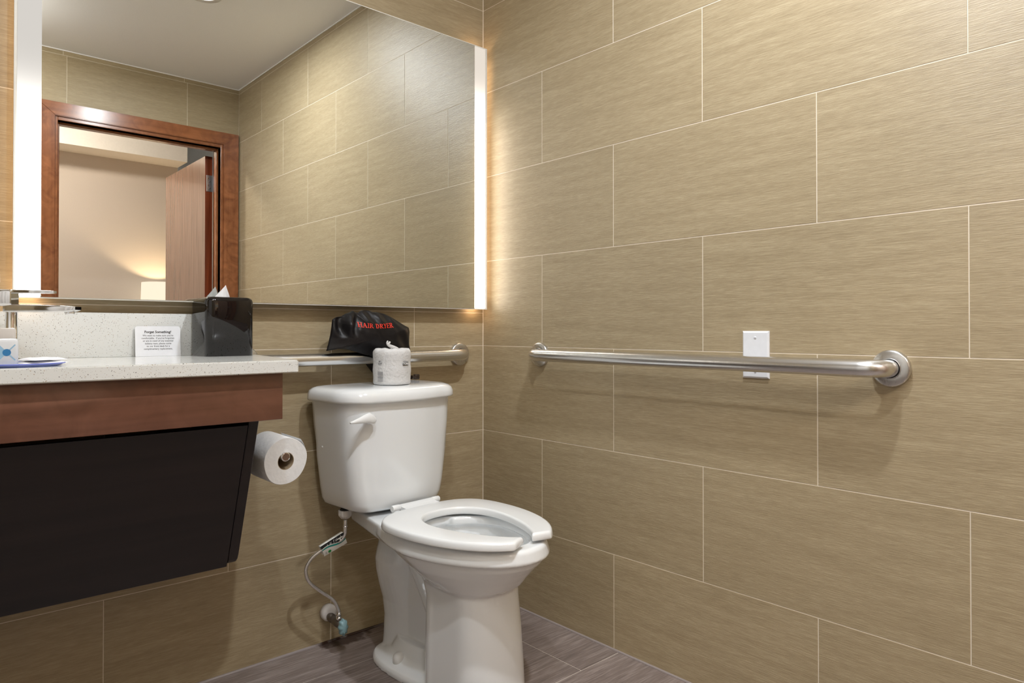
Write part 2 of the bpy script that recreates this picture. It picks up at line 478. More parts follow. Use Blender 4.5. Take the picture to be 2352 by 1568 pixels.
# ------------------------------------------------------------------ room shell
ROWS = [0.282 + 0.305 * i for i in range(-1, 8)]     # lines .282 .587 .892 ...
ZR = [0.0] + [0.282 + 0.305 * i for i in range(8)]
ZR = [z for z in ZR if z < H_CEIL - 0.005] + [H_CEIL]
G = 0.00095   # half grout width


def tiled_wall(parent, axis, plane, sgn, a0, a1, parity, first, holes=(), extra=None, thick=0.008):
    """tiles on a wall; axis 'x' = wall lies along x at y=plane, 'y' = wall along y at x=plane; sgn = outward (room) direction"""
    for r in range(len(ZR) - 1):
        z0, z1 = ZR[r], ZR[r + 1]
        if z1 - z0 < 0.01: continue
        off = first[(r + parity) % 2]
        js = []
        k = -12
        while k < 12:
            j = off + 0.61 * k
            if a0 + 0.004 < j < a1 - 0.004: js.append(j)
            k += 1
        ed = [a0] + js + [a1]
        zz = [(z0, z1)]
        if extra and z0 < extra < z1: zz = [(z0, extra), (extra, z1)]
        for i in range(len(ed) - 1):
            for (q0, q1) in zz:
                rects = [(ed[i], ed[i + 1], q0, q1)]
                for (h0, h1, g0, g1) in holes:
                    nr = []
                    for (b0, b1, c0, c1) in rects:
                        if b1 <= h0 or b0 >= h1 or c1 <= g0 or c0 >= g1: nr.append((b0, b1, c0, c1)); continue
                        if b0 < h0: nr.append((b0, h0, c0, c1))
                        if b1 > h1: nr.append((h1, b1, c0, c1))
                        if c1 > g1: nr.append((max(b0, h0), min(b1, h1), g1, c1))
                        if c0 < g0: nr.append((max(b0, h0), min(b1, h1), c0, g0))
                    rects = nr
                for (b0, b1, c0, c1) in rects:
                    if b1 - b0 < 0.008 or c1 - c0 < 0.008: continue
                    bm = bmesh.new()
                    p0, p1 = sorted((plane, plane - sgn * thick))
                    if axis == 'x': add_box(bm, b0 + G, b1 - G, p0, p1, c0 + G, c1 - G, 0.0006, 1)
                    else: add_box(bm, p0, p1, b0 + G, b1 - G, c0 + G, c1 - G, 0.0006, 1)
                    mesh_obj('tile', bm, M['tile'], parent)


GD = 0.0006   # grout recess
# right wall: x = 0
wr = structure(box('wall_right', GD, 0.12, Y_DOOR - 0.13, 0.12, 0, H_CEIL, M['grout']), 'right wall of large beige linen-textured tiles in offset courses')
tiled_wall(wr, 'y', 0.0, -1, Y_DOOR, 0.0, 1, (-0.307, -0.612))
# back wall: y = 0
wb = structure(box('wall_back', X_LEFT - 0.12, GD, GD, 0.12, 0, H_CEIL, M['grout']), 'back wall of large beige tiles behind toilet and mirror')
tiled_wall(wb, 'x', 0.0, -1, X_LEFT, 0.0, 1, (-0.298, -0.600), extra=1.010)
# left wall
wl = structure(box('wall_left', X_LEFT - 0.12, X_LEFT - GD, Y_DOOR - 0.13, 0.12, 0, H_CEIL, M['grout']), 'left wall of beige tiles')
tiled_wall(wl, 'y', X_LEFT, 1, Y_DOOR, 0.0, 1, (-0.307, -0.612))
# door wall: y = Y_DOOR, opening x -0.955..-0.11, z to 2.075
OX0, OX1, OZ = -0.955, -0.112, 2.065
bm = bmesh.new()
add_box(bm, X_LEFT - 0.12, OX0, Y_DOOR - 0.13, Y_DOOR - GD, 0, H_CEIL)
add_box(bm, OX1, 0.0, Y_DOOR - 0.13, Y_DOOR - GD, 0, H_CEIL)
add_box(bm, OX0, OX1, Y_DOOR - 0.13, Y_DOOR - GD, OZ, H_CEIL)
wd = structure(mesh_obj('wall_front', bm, M['grout']), 'tiled wall with the doorway, seen in the mirror')
tiled_wall(wd, 'x', Y_DOOR, 1, X_LEFT, 0.0, 1, (-0.305, -0.932), holes=((OX0, OX1, 0, OZ),))
structure(box('ceiling', X_LEFT - 0.12, 0.12, Y_DOOR - 0.13, 0.12, H_CEIL, H_CEIL + 0.1, M['paint']), 'plain off-white ceiling')

# floor
fl = structure(box('floor', X_LEFT, GD, Y_DOOR - 0.13, GD, -0.1, -0.0012, M['floorgrout']), 'grey-brown wood-look tile floor')
ylines = [0.0, -0.18, -0.6326, -1.0852, -1.5378, -1.9904, -2.443, Y_DOOR - 0.13]
for i in range(len(ylines) - 1):
    ya, yb = ylines[i], ylines[i + 1]
    off = (-0.165, -0.47, -0.78)[(i + 2) % 3] if i != 1 else -0.165
    off = -0.31 if i == 0 else off
    xs = [0.0] + [off - 0.915 * k for k in range(-2, 4) if X_LEFT + 0.01 < off - 0.915 * k < -0.01] + [X_LEFT]
    xs = sorted(set(xs), reverse=True)
    for j in range(len(xs) - 1):
        bm = bmesh.new(); add_box(bm, xs[j + 1] + 0.0014, xs[j] - 0.0014, yb + 0.0014, ya - 0.0014, -0.008, 0.0, 0.0006, 1)
        mesh_obj('plank', bm, M['floor'], fl)

# caulk beads (coved) along floor edges and the corner
def bead(name, pts, r=0.006):
    bm = bmesh.new(); add_tube(bm, pts, r, 8); return structure(mesh_obj(name, bm, M['caulk'], smooth=True))
bead('trim_1', [(-x * 0.1, -0.001, 0.0) for x in range(24)], 0.0055)
bead('trim_2', [(-0.001, -x * 0.1, 0.0) for x in range(25)], 0.0045)
bm = bmesh.new(); add_tube(bm, [(-0.0003, -0.0003, 0.006), (-0.0003, -0.0003, H_CEIL)], 0.0018, 6)
structure(mesh_obj('trim_3', bm, M['grout']))
bm = bmesh.new()
add_box(bm, X_LEFT, -0.0005, -0.004, -0.0003, H_CEIL - 0.005, H_CEIL - 0.0003)
add_box(bm, -0.004, -0.0003, Y_DOOR, -0.004, H_CEIL - 0.005, H_CEIL - 0.0003)
add_box(bm, X_LEFT, -0.0005, Y_DOOR + 0.0003, Y_DOOR + 0.004, H_CEIL - 0.005, H_CEIL - 0.0003)
structure(mesh_obj('trim_4', bm, M['paint']))

# ------------------------------------------------------------------ door frame + door (seen in the mirror)
fr = structure(thing('door_1', 'cherry-stained wooden door frame', 'x'), 'cherry-stained wooden door frame with open door, seen in the mirror'); del fr['category']
YD = Y_DOOR
CW = 0.086
def casing_piece(name, poly, mat):
    bm = bmesh.new(); add_loft(bm, [[(x, YD, z) for x, z in poly], [(x, YD + 0.017, z) for x, z in poly]])
    bmesh.ops.bevel(bm, geom=[e for e in bm.edges if e.verts[0].co.y > YD + 0.01 and e.verts[1].co.y > YD + 0.01], offset=0.003, segments=2, affect='EDGES')
    o = mesh_obj(name, bm, mat, fr); smooth_angle(o, 40); return o
XR0, XR1 = -0.096, -0.007
XL1, XL0 = -0.969, -1.058
ZT0, ZT1 = 2.084, 2.158
casing_piece('side_casing', [(XR0, 0), (XR1, 0), (XR1, ZT1), (XR0, ZT0)], M['casing'])
casing_piece('side_casing', [(XL0, 0), (XL1, 0), (XL1, ZT0), (XL0, ZT1)], M['casing'])
casing_piece('head_casing', [(XL1, ZT0), (XR0, ZT0), (XR1, ZT1), (XL0, ZT1)], M['casingh'])
# jambs with stops
JY0 = YD - 0.13
box('side_jamb', -0.112, XR0 - 0.0, JY0, YD + 0.006, 0, ZT0 + 0.005, M['casing'], fr, 0.002, 1)
box('door_stop', -0.125, -0.112, JY0 + 0.05, YD - 0.035, 0, 2.065, M['casing'], fr, 0.002, 1)
box('side_jamb', XL1, OX0, JY0, YD + 0.006, 0, ZT0 + 0.005, M['casing'], fr, 0.002, 1)
box('door_stop', OX0, OX0 + 0.013, JY0 + 0.05, YD - 0.035, 0, 2.065, M['casing'], fr, 0.002, 1)
box('head_jamb', OX0, -0.112, JY0, YD + 0.006, 2.065, ZT0 + 0.005, M['casingh'], fr, 0.002, 1)
box('door_stop', OX0 + 0.013, -0.125, JY0 + 0.05, YD - 0.035, 2.052, 2.065, M['casingh'], fr, 0.002, 1)
# door leaf, opened 90 degrees into the bedroom
dy0 = JY0 - 0.012
dt = thing('door_leaf', 'brown wooden door standing open beyond the doorway, reflected in the mirror', 'door', (-0.112, dy0, 0))
bm = bmesh.new(); add_box(bm, -0.044, 0.0, -0.835, 0.0, 0.012, 2.035, 0.0015, 1)
for f in bm.faces:
    if abs(f.calc_center_median().y) < 0.002: f.material_index = 1
mesh_obj('leaf', bm, [M['door'], M['dooredge']], dt)
for zc in (0.25, 1.05, 1.865):
    bm = bmesh.new()
    add_box(bm, -0.037, 0.004, 0.0, 0.0022, zc - 0.051, zc + 0.051, 0.0009, 1)
    hg = mesh_obj('hinge', bm, M['silver'], dt)
    bm = bmesh.new(); add_lathe(bm, [(0.0045, -0.056), (0.0065, -0.053), (0.0065, 0.053), (0.0045, 0.056)], (0.009, 0.003, zc), (0, 0, 1), 12)
    mesh_obj('pin', bm, M['silver'], hg, True)
    for (sx, szz) in ((-0.028, 0.03), (-0.018, 0.012), (-0.028, -0.012), (-0.018, -0.03)):
        bm = bmesh.new(); add_lathe(bm, [(0.0042, 0), (0.0042, 0.0008), (0.002, 0.0012)], (sx, 0.0022, zc + szz), (0, 1, 0), 10)
        mesh_obj('screw', bm, M['chrome'], hg)
bm = bmesh.new(); add_lathe(bm, [(0.032, 0), (0.032, 0.006), (0.012, 0.01), (0.012, 0.05)], (-0.044, -0.77, 0.95), (-1, 0, 0), 20)
add_tube(bm, [(-0.094, -0.77, 0.95), (-0.096, -0.72, 0.95), (-0.094, -0.66, 0.95)], 0.009, 10)
mesh_obj('handle', bm, M['silver'], dt, True)

# ------------------------------------------------------------------ bedroom beyond (seen through the doorway in the mirror)
BX0, BX1, BZ = -3.2, 1.9, 2.75
structure(box('floor', BX0, BX1, Y_BED - 0.1, JY0, -0.1, -0.002, M['carpet']), 'bedroom carpet')
structure(box('wall_back', BX0, BX1, Y_BED - 0.12, Y_BED, 0, BZ, M['bedpaint']), 'beige bedroom wall beyond the doorway')
structure(box('wall_left', BX0 - 0.1, BX0, Y_BED, JY0, 0, BZ, M['bedpaint']))
structure(box('wall_right', BX1, BX1 + 0.1, Y_BED, JY0, 0, BZ, M['bedpaint']))
bm = bmesh.new()
add_box(bm, 0.12, BX1, JY0 - 0.02, JY0, 0, BZ); add_box(bm, BX0, X_LEFT - 0.12, JY0 - 0.02, JY0, 0, BZ)
add_box(bm, BX0, BX1, JY0 - 0.02 + 0.02, JY0 + 0.02, H_CEIL + 0.1, BZ)
structure(mesh_obj('wall_front', bm, M['bedpaint']))
structure(box('ceiling', BX0, BX1, Y_BED - 0.12, JY0 + 0.02, BZ, BZ + 0.1, M['bluegrey']), 'blue-grey upper ceiling of the bedroom')
structure(box('trim_5', BX0, 0.243, Y_BED, -4.32, 2.365, BZ, M['soffit']), 'cream soffit along the top of the bedroom wall')
structure(box('trim_6', 0.243, BX1, Y_BED, Y_BED + 0.02, 2.30, BZ, M['bluegrey']))
# nightstand + lamp
ns = thing('nightstand', 'low brown nightstand under the lit table lamp, mostly hidden in the mirror', 'nightstand', (0.06, -4.31, 0))
box('body', -0.26, 0.26, -0.2, 0.2, 0.12, 0.58, M['casingh'], ns, 0.004)
box('top', -0.28, 0.28, -0.22, 0.22, 0.58, 0.605, M['casingh'], ns, 0.004)
for sx in (-0.23, 0.23):
    for sy in (-0.17, 0.17): box('leg', sx - 0.02, sx + 0.02, sy - 0.02, sy + 0.02, -0.002, 0.12, M['casingh'], ns, 0.002)
dr = box('drawer', -0.24, 0.24, 0.2, 0.215, 0.36, 0.55, M['casingh'], ns, 0.003)
bm = bmesh.new(); add_lathe(bm, [(0.005, 0), (0.005, 0.015), (0.013, 0.02), (0.011, 0.028)], (0, 0.215, 0.455), (0, 1, 0), 14); mesh_obj('knob', bm, M['silver'], dr, True)
lp = thing('table_lamp', 'lit cream drum-shade table lamp glowing in the bedroom, reflected in the mirror', 'lamp', (0.075, -4.36, 0.605))
bm = bmesh.new(); add_lathe(bm, [(0.085, 0), (0.085, 0.015), (0.03, 0.03), (0.05, 0.12), (0.062, 0.22), (0.035, 0.33), (0.012, 0.38), (0.012, 0.52)], (0, 0, 0), (0, 0, 1), 24)
mesh_obj('base', bm, M['shade_off'], lp, True)
bm = bmesh.new(); rr = 0.175
add_loft(bm, [circle((0, 0, 0.455), rr, 32, Vector((1, 0, 0)), Vector((0, 1, 0))), circle((0, 0, 0.735), rr - 0.008, 32, Vector((1, 0, 0)), Vector((0, 1, 0)))], False, False)
mesh_obj('shade', bm, M['lampshade'], lp, True)
ld = bpy.data.lights.new('bulb', 'POINT'); ld.energy = LAMP_W; ld.color = (1.0, 0.74, 0.45); ld.shadow_soft_size = 0.03
lo = bpy.data.objects.new('bulb', ld); COL.objects.link(lo); lo.location = (0, 0, 0.60); lo.parent = lp
bl = thing('bedroom_fill_light', 'added round fill light on the bedroom ceiling, out of view beyond the doorway', 'light', (-1.2, -3.5, BZ))  # unseen lamp added to brighten the bedroom
bm = bmesh.new(); add_lathe(bm, [(0.16, 0), (0.16, -0.03), (0.13, -0.06)], (0, 0, 0), (0, 0, 1), 24); mesh_obj('lens', bm, M['bulb'], bl, True)

# ------------------------------------------------------------------ ceiling downlights
for i, (lx, ly) in enumerate(DOWNLIGHTS):
    t = thing('ceiling_downlight', ('round recessed ceiling light whose glow shows at the mirror top' if i == 0 else
              'round recessed ceiling light nearer the left wall, above the vanity side'), 'ceiling light', (lx, ly, H_CEIL), group='recessed bathroom ceiling lights')
    bm = bmesh.new(); add_lathe(bm, [(0.034, -0.001), (0.078, -0.001), (0.080, -0.004), (0.076, -0.0075), (0.038, -0.005), (0.034, -0.001)], (0, 0, 0), (0, 0, 1), 40, caps=False)
    mesh_obj('trim_ring', bm, M['cap'], t, True)
    bm = bmesh.new(); bmesh.ops.create_circle(bm, cap_ends=True, radius=0.034, segments=32)
    o = mesh_obj('lens', bm, M['downlens_right' if i == 0 else 'downlens'], t, recalc=False); o.location = (0, 0, -0.003); o.rotation_euler = (PI, 0, 0)

t = thing('added_fill_dome', 'added fill light, a round frosted dome behind the camera, out of view', 'ceiling light', (-1.42, -1.92, H_CEIL))  # unseen fill light, added to lift the bathroom's overall brightness
bm = bmesh.new(); add_lathe(bm, [(0.175, -0.001), (0.178, -0.014), (0.166, -0.018)], (0, 0, 0), (0, 0, 1), 40); mesh_obj('rim', bm, M['cap'], t, True)
bm = bmesh.new(); add_lathe(bm, [(0.164 * math.cos(PI / 2 * k / 10), -0.018 - 0.115 * math.sin(PI / 2 * k / 10)) for k in range(11)], (0, 0, 0), (0, 0, 1), 40)
M['filllens'] = emit('fill_dome_lens', (1.0, 0.965, 0.91), FILL_E); mesh_obj('lens', bm, M['filllens'], t, True)

sc_ = thing('bounce_curtain', 'added white curtain bouncing light along the left side, out of view', 'curtain', (-2.27, -1.46, 0.15))  # unseen white curtain, added to bounce light back into the room
bm = bmesh.new(); ra, rb_ = [], []
for i in range(121):
    y = -0.92 + 1.84 * i / 120; x = 0.022 * math.sin(i * 0.75)
    ra.append(bm.verts.new((x, y, 0.0))); rb_.append(bm.verts.new((x * 0.8, y, 1.93)))
for i in range(120): bm.faces.new((ra[i], ra[i + 1], rb_[i + 1], rb_[i]))
mesh_obj('cloth', bm, M['towel'], sc_, True)
bm = bmesh.new(); add_tube(bm, [(0, -1.03, 1.95), (0, 1.46, 1.95)], 0.012, 12); mesh_obj('rod', bm, M['chrome'], sc_, True)

# ------------------------------------------------------------------ mirror
MX0, MX1, MZ0, MZ1, MY = -1.4015, -0.0185, 1.0212, 1.955, -0.045
mr = thing('mirror', 'large rectangular backlit wall mirror with two vertical light strips', 'mirror', ((MX0 + MX1) / 2, MY, MZ0))
ox, oz = (MX0 + MX1) / 2, MZ0
def mloc(o): o.location = (-ox, -MY, -oz); return o
bm = bmesh.new()
add_box(bm, MX0 + 0.03, MX1 - 0.012, -0.038, 0.0, MZ0 + 0.012, MZ1 - 0.012)
mloc(mesh_obj('backing_box', bm, M['silver'], mr))
S0, S1 = (-1.3955, -1.3495), (-0.0765, -0.0285)
FB = 0.0035
bm = bmesh.new()
add_box(bm, MX0, MX1, MY + 0.0005, MY + 0.006, MZ0, MZ1)
mloc(mesh_obj('rim_frame', bm, M['cream'], mr))
bm = bmesh.new()
add_box(bm, S0[1], S1[0], MY - 0.0012, MY + 0.0004, MZ0 + 0.0030, MZ1 - 0.003)
mloc(mesh_obj('glass', bm, M['mirror'], mr))
for (a, b_) in (S0, S1):
    bm = bmesh.new(); add_box(bm, a, b_, MY - 0.0012, MY + 0.0004, MZ0 + 0.005, MZ1 - 0.005)
    s = mloc(mesh_obj('light_strip', bm, M['strip_left'] if a < -1 else M['strip_right'], mr)); s['label'] = 'glowing frosted vertical light strip'
for (a, b_) in ((S0[0] + 0.004, S0[1]), (S1[0] + 0.0, S1[1] - 0.006)):
    bm = bmesh.new(); add_box(bm, a, b_, -0.03, -0.012, MZ0 + 0.009, MZ0 + 0.0115)
    mloc(mesh_obj('lower_light_slot', bm, M['slot'], mr))
    bm = bmesh.new(); add_box(bm, a, b_, -0.03, -0.012, MZ1 - 0.0115, MZ1 - 0.009)
    mloc(mesh_obj('upper_light_slot', bm, M['slot'], mr))

for x_, sx in ((MX0 + 0.0288, -1), (MX1 - 0.0112, 1)):
    bm = bmesh.new(); add_box(bm, x_ - 0.0008, x_ + 0.0008, -0.034, -0.012, MZ0 + 0.03, MZ1 - 0.03)
    mloc(mesh_obj('side_light_slot', bm, M['slot_side'], mr))

# ------------------------------------------------------------------ grab bars
def grab_bar(name, label, p0, p1, out, sag_mat, flat):
    """p0,p1: flange centres on the wall; out: unit vector off the wall"""
    p0, p1, out = Vector(p0), Vector(p1), Vector(out)
    d = (p1 - p0).normalized(); stand = 0.057; R = 0.045; r = 0.019
    mid = (p0 + p1) / 2
    t = thing(name, label, 'grab bar', tuple(mid))
    path = [p0 + out * 0.002, p0 + out * (stand - R)]
    for k in range(1, 9):
        a = PI / 2 * k / 8; path.append(p0 + d * (R * (1 - math.cos(a))) + out * (stand - R + R * math.sin(a)))
    n = 10
    for k in range(1, n): path.append(p0.lerp(p1, 0.06 + 0.88 * k / n) + out * stand)
    for k in range(0, 9):
        a = PI / 2 * (1 - k / 8); path.append(p1 - d * (R * (1 - math.cos(a))) + out * (stand - R + R * math.sin(a)))
    path += [p1 + out * 0.002]
    bm = bmesh.new(); add_tube(bm, [p - mid for p in path], r, 28)
    mesh_obj('bar', bm, sag_mat, t, True)
    for p in (p0, p1):
        bm = bmesh.new()
        add_lathe(bm, [(0.0392, 0.0), (0.0398, 0.008), (0.0385, 0.0115), (0.0365, 0.0128), (0.0235, 0.0150), (0.0205, 0.0148), (0.0200, 0.0125)], p - mid, out, 48, caps=False)
        f = mesh_obj('flange', bm, M['steel_flange'], t, True)
        bm = bmesh.new(); add_lathe(bm, [(0.0205, 0.011), (0.0185, 0.0118)], p - mid, out, 32)
        mesh_obj('gap_ring', bm, M['ink'], f)
    return t
grab_bar('grab_bar', 'long brushed steel grab bar on the right wall crossing the white wall plate', (0, -0.302, 0.8672), (0, -1.3835, 0.8660), (-1, 0, 0), M['steel_y'], 1)
grab_bar('grab_bar', 'brushed steel grab bar on the back wall above the toilet tank', (-0.1125, 0, 0.8635), (-0.866, 0, 0.8610), (0, -1, 0), M['steel_x'], 0)

# wall plate
wp = thing('wall_plate', 'blank white wall plate behind the right grab bar', 'wall plate', (0, -1.070, 0.8872))
bm = bmesh.new()
ring = lambda hy, hz, x: [(x, -hy, -hz), (x, hy, -hz), (x, hy, hz), (x, -hy, hz)]
add_loft(bm, [ring(0.0355, 0.0585, 0.0), ring(0.0355, 0.0585, -0.0022), ring(0.0345, 0.0575, -0.0035), ring(0.0315, 0.0545, -0.0058)])
mesh_obj('plate', bm, M['platepl'], wp)
for z in (0.042, -0.042):
    bm = bmesh.new(); add_lathe(bm, [(0.0033, 0.0), (0.0033, 0.0008), (0.002, 0.0013)], (-0.0058, 0, z), (-1, 0, 0), 16)
    s = mesh_obj('screw', bm, M['platepl'], wp, True)
    bm = bmesh.new(); add_box(bm, -0.0073, -0.0070, -0.0026, 0.0026, z - 0.0003, z + 0.0003); mesh_obj('slot', bm, M['greyink'], s)

# ------------------------------------------------------------------ vanity
VL = -2.25
CT = 0.8815; CB = 0.8535
van = thing('vanity_cabinet', 'dark brown wall-hung vanity cabinet with reddish apron and sloping lower panel', 'cabinet', (-1.6, -0.25, 0.35))
def vobj(name, bm, mat, sm=False):
    o = mesh_obj(name, bm, mat, van, sm); o.location = (1.6, 0.25, -0.35); return o
bm = bmesh.new(); add_box(bm, VL, -0.9535, -0.460, -0.440, 0.7502, 0.8530, 0.0015, 2); smooth_angle(vobj('apron', bm, M['apron']), 40)
bm = bmesh.new(); add_box(bm, -0.9735, -0.9537, -0.4398, -0.06, 0.7502, 0.8530, 0.001, 1); vobj('side_rail', bm, M['apron'])
bm = bmesh.new(); add_box(bm, VL, -0.9737, -0.4396, -0.001, 0.832, 0.8525); vobj('sub_top', bm, M['deepwood'])
# sloping side boards (x = -0.985 .. -1.007)
def side_board(xa, xb):
    prof = [(-0.001, 0.8315), (-0.432, 0.8315), (-0.4052 - 0.0035, 0.7428)]
    prof = [(-0.001, 0.831), (-0.425, 0.831), (-0.409, 0.765), (-0.4055, 0.7428), (-0.283, 0.415), (-0.279, 0.4035), (-0.270, 0.3955), (-0.256, 0.3905), (-0.244, 0.386), (-0.001, 0.386)]
    bm = bmesh.new(); add_loft(bm, [[(xa, y, z) for y, z in prof], [(xb, y, z) for y, z in prof]])
    bmesh.ops.bevel(bm, geom=[e for e in bm.edges], offset=0.0015, segments=1, affect='EDGES')
    return bm
vobj('side_board', side_board(-1.007, -0.985), M['deepwood'])
vobj('side_board', side_board(VL, VL + 0.022), M['deepwood'])
# sloping front panel, set back 4 mm
s_ = 0.004
pf = [(-0.4052 + s_, 0.735), (-0.2755 + s_, 0.388), (-0.256 + s_, 0.381), (-0.256 + 0.02, 0.381), (-0.2755 + 0.028, 0.400), (-0.385, 0.735)]
bm = bmesh.new(); add_loft(bm, [[(VL + 0.0225, y, z) for y, z in pf], [(-1.0085, y, z) for y, z in pf]])
vobj('sloping_panel', bm, M['deepwood'])
bm = bmesh.new(); add_box(bm, VL + 0.0225, -1.0085, -0.235, -0.001, 0.383, 0.398); vobj('bottom_panel', bm, M['deepwood'])

# countertop slab with the corner cut back for the grab bar
ct = thing('countertop', 'white speckled stone vanity countertop with low backsplash', 'countertop', (-1.6, -0.25, CB))
poly = [(VL - 0.03, -0.48), (-0.928, -0.48), (-0.925, -0.477), (-0.866, -0.086), (-0.912, -0.086), (-0.912, -0.001), (VL - 0.03, -0.001)]
bm = bmesh.new()
add_loft(bm, [[(x, y, CB) for x, y in poly], [(x, y, CT) for x, y in poly]])
bmesh.ops.bevel(bm, geom=[e for e in bm.edges if abs(e.verts[0].co.z - e.verts[1].co.z) < 1e-5], offset=0.0022, segments=2, affect='EDGES')
o = mesh_obj('slab', bm, M['quartz'], ct); o.location = (1.6, 0.25, -CB); smooth_angle(o, 30)
bm = bmesh.new(); add_box(bm, VL - 0.03, -0.965, -0.02, -0.0005, CT, 0.9905, 0.0015, 2)
o = mesh_obj('backsplash', bm, M['quartz'], ct); o.location = (1.6, 0.25, -CB); smooth_angle(o, 30)

# ------------------------------------------------------------------ tissue box cover
tb = thing('tissue_box_cover', 'glossy black metal tissue box cover at the counter end', 'tissue box', (-0.9555, -0.086, CT + 0.0002))
def rrect(hx, hy, r, n, z):
    pts = []
    for cx_, cy_, a0 in ((hx - r, hy - r, 0), (-hx + r, hy - r, PI / 2), (-hx + r, -hy + r, PI), (hx - r, -hy + r, 3 * PI / 2)):
        for k in range(n + 1):
            a = a0 + PI / 2 * k / n; pts.append((cx_ + r * math.cos(a), cy_ + r * math.sin(a), z))
    return pts
bm = bmesh.new(); H = 0.1510; R2 = 0.013; hx, hy = 0.0605, 0.0655
rings = [rrect(hx, hy, 0.020, 8, 0.0)]
rings.append(rrect(hx, hy, 0.020, 8, H - R2))
for k in range(1, 7):
    a = PI / 2 * k / 6; s = R2 * (1 - math.cos(a)); rings.append(rrect(hx - s, hy - s, 0.020 - s * 0.9, 8, H - R2 + R2 * math.sin(a)))
rings.append(rrect(0.035, 0.022, 0.018, 8, H + 0.0005)); rings.append(rrect(0.033, 0.020, 0.016, 8, H - 0.002))
add_loft(bm, rings, True, False)
mesh_obj('cover', bm, M['tissuebox'], tb, True)
bm = bmesh.new()
rs = random.Random(3)
# folded tissue peak coming out of the slot
N1, N2 = 12, 10
for side in (0, 1):
    g = []
    for i in range(N1 + 1):
        row = []
        s = i / N1
        for j in range(N2 + 1):
            t_ = j / N2
            xb = -0.027 + 0.047 * s; xt = 0.006
            x = xb + (xt - xb) * t_ ** 0.95
            z = H - 0.004 + 0.038 * t_
            y = 0.004 + (0.007 if side else -0.007) * (1 - t_) * math.sin(PI * s) + 0.003 * math.sin(9 * s + 4 * t_) * (1 - t_) - 0.004 * t_
            row.append(bm.verts.new((x, y, z)))
        g.append(row)
    for i in range(N1):
        for j in range(N2):
            bm.faces.new((g[i][j], g[i + 1][j], g[i + 1][j + 1], g[i][j + 1]))
bmesh.ops.remove_doubles(bm, verts=bm.verts, dist=0.0002)
tp_ = mesh_obj('tissue', bm, M['tissue'], smooth=True)
tp_.location = (-0.9535, -0.086, CT); tag(tp_, 'white tissue peaking out of the black tissue box cover', 'tissue')

# ------------------------------------------------------------------ notice card
cdt = thing('notice_card', 'small white printed notice card leaning on the backsplash', 'card', (-1.0965, -0.034, CT + 0.0002), (-0.10, 0, 0))
bm = bmesh.new(); W2, Hc = 0.0532, 0.0765
out = [(-W2, 0), (W2, 0)]
for k in range(7):
    a = PI / 2 * k / 6; out.append((W2 - 0.006 + 0.006 * math.cos(a), Hc - 0.006 + 0.006 * math.sin(a)))
for k in range(7):
    a = PI / 2 + PI / 2 * k / 6; out.append((-W2 + 0.006 + 0.006 * math.cos(a), Hc - 0.006 + 0.006 * math.sin(a)))
add_loft(bm, [[(x, -0.0006, z) for x, z in out], [(x, 0.0006, z) for x, z in out]])
mesh_obj('card', bm, M['whitecard'], cdt)
lines = [('Forget Something?', 0.0086, 0.0590, 0.00022), ("We want to make sure you're", 0.0060, 0.0508, 0.00003), ("comfortable.  If you've forgotten", 0.0060, 0.0440, 0.00003),
         ('or are in need of any essential', 0.0060, 0.0372, 0.00003), ('toiletry item, please come', 0.0060, 0.0304, 0.00003), ('to our front desk for a', 0.0060, 0.0236, 0.00003), ('complimentary replacement.', 0.0060, 0.0168, 0.00003)]
bm = bmesh.new()
for s, sz_, z, bd in lines:
    merge_into(bm, text_bm(s, sz_, 'CENTER', bd), lambda c, z=z: Vector((c.x * 0.98, -0.0009, z + c.y)))
o = mesh_obj('lettering', bm, M['greyink'], cdt, recalc=False)
o.data.materials[0] = M['ink']

# ------------------------------------------------------------------ faucet
fc = thing('faucet', 'chrome single-lever faucet at the left end of the counter', 'faucet', (-1.4090, -0.10, CT + 0.0002))
bm = bmesh.new(); add_lathe(bm, [(0.022, 0), (0.022, 0.004), (0.0125, 0.007), (0.0115, 0.104), (0.0125, 0.110)], (0, 0, 0), (0, 0, 1), 32)
mesh_obj('body', bm, M['chrome'], fc, True)
# spout, pointing out over the basin, slightly to the right
def bar_loft(pts, bmx):
    rings = []
    for (p, wv, hv, dirv) in pts:
        p = Vector(p); side = Vector((-dirv[1], dirv[0], 0)).normalized(); up = Vector((0, 0, 1))
        r = min(wv, hv) * 0.35; ring_ = []
        for cx_, cy_, a0 in ((wv - r, hv - r, 0), (-wv + r, hv - r, PI / 2), (-wv + r, -hv + r, PI), (wv - r, -hv + r, 3 * PI / 2)):
            for k in range(4):
                a = a0 + PI / 2 * k / 3; ring_.append(p + side * (cx_ + r * math.cos(a)) + up * (cy_ + r * math.sin(a)))
        rings.append(ring_)
    return add_loft(bmx, rings)
dv = (0.787, -0.617)
def along(s, z): return (dv[0] * s, dv[1] * s, z)
bm = bmesh.new()
bar_loft([(along(-0.012, 0.1135), 0.010, 0.0085, dv), (along(0.0, 0.1135), 0.0135, 0.0085, dv), (along(0.06, 0.1130), 0.0145, 0.0080, dv), (along(0.115, 0.1125), 0.014, 0.0070, dv), (along(0.132, 0.1128), 0.0135, 0.0058, dv), (along(0.140, 0.1138), 0.0125, 0.0035, dv)], bm)
o = mesh_obj('spout', bm, M['chrome'], fc); smooth_angle(o, 40)
bm = bmesh.new(); add_lathe(bm, [(0.009, -0.006), (0.0105, 0.0)], along(0.122, 0.1060), (0, 0, 1), 18); mesh_obj('aerator', bm, M['chrome'], fc, True)
bm = bmesh.new()
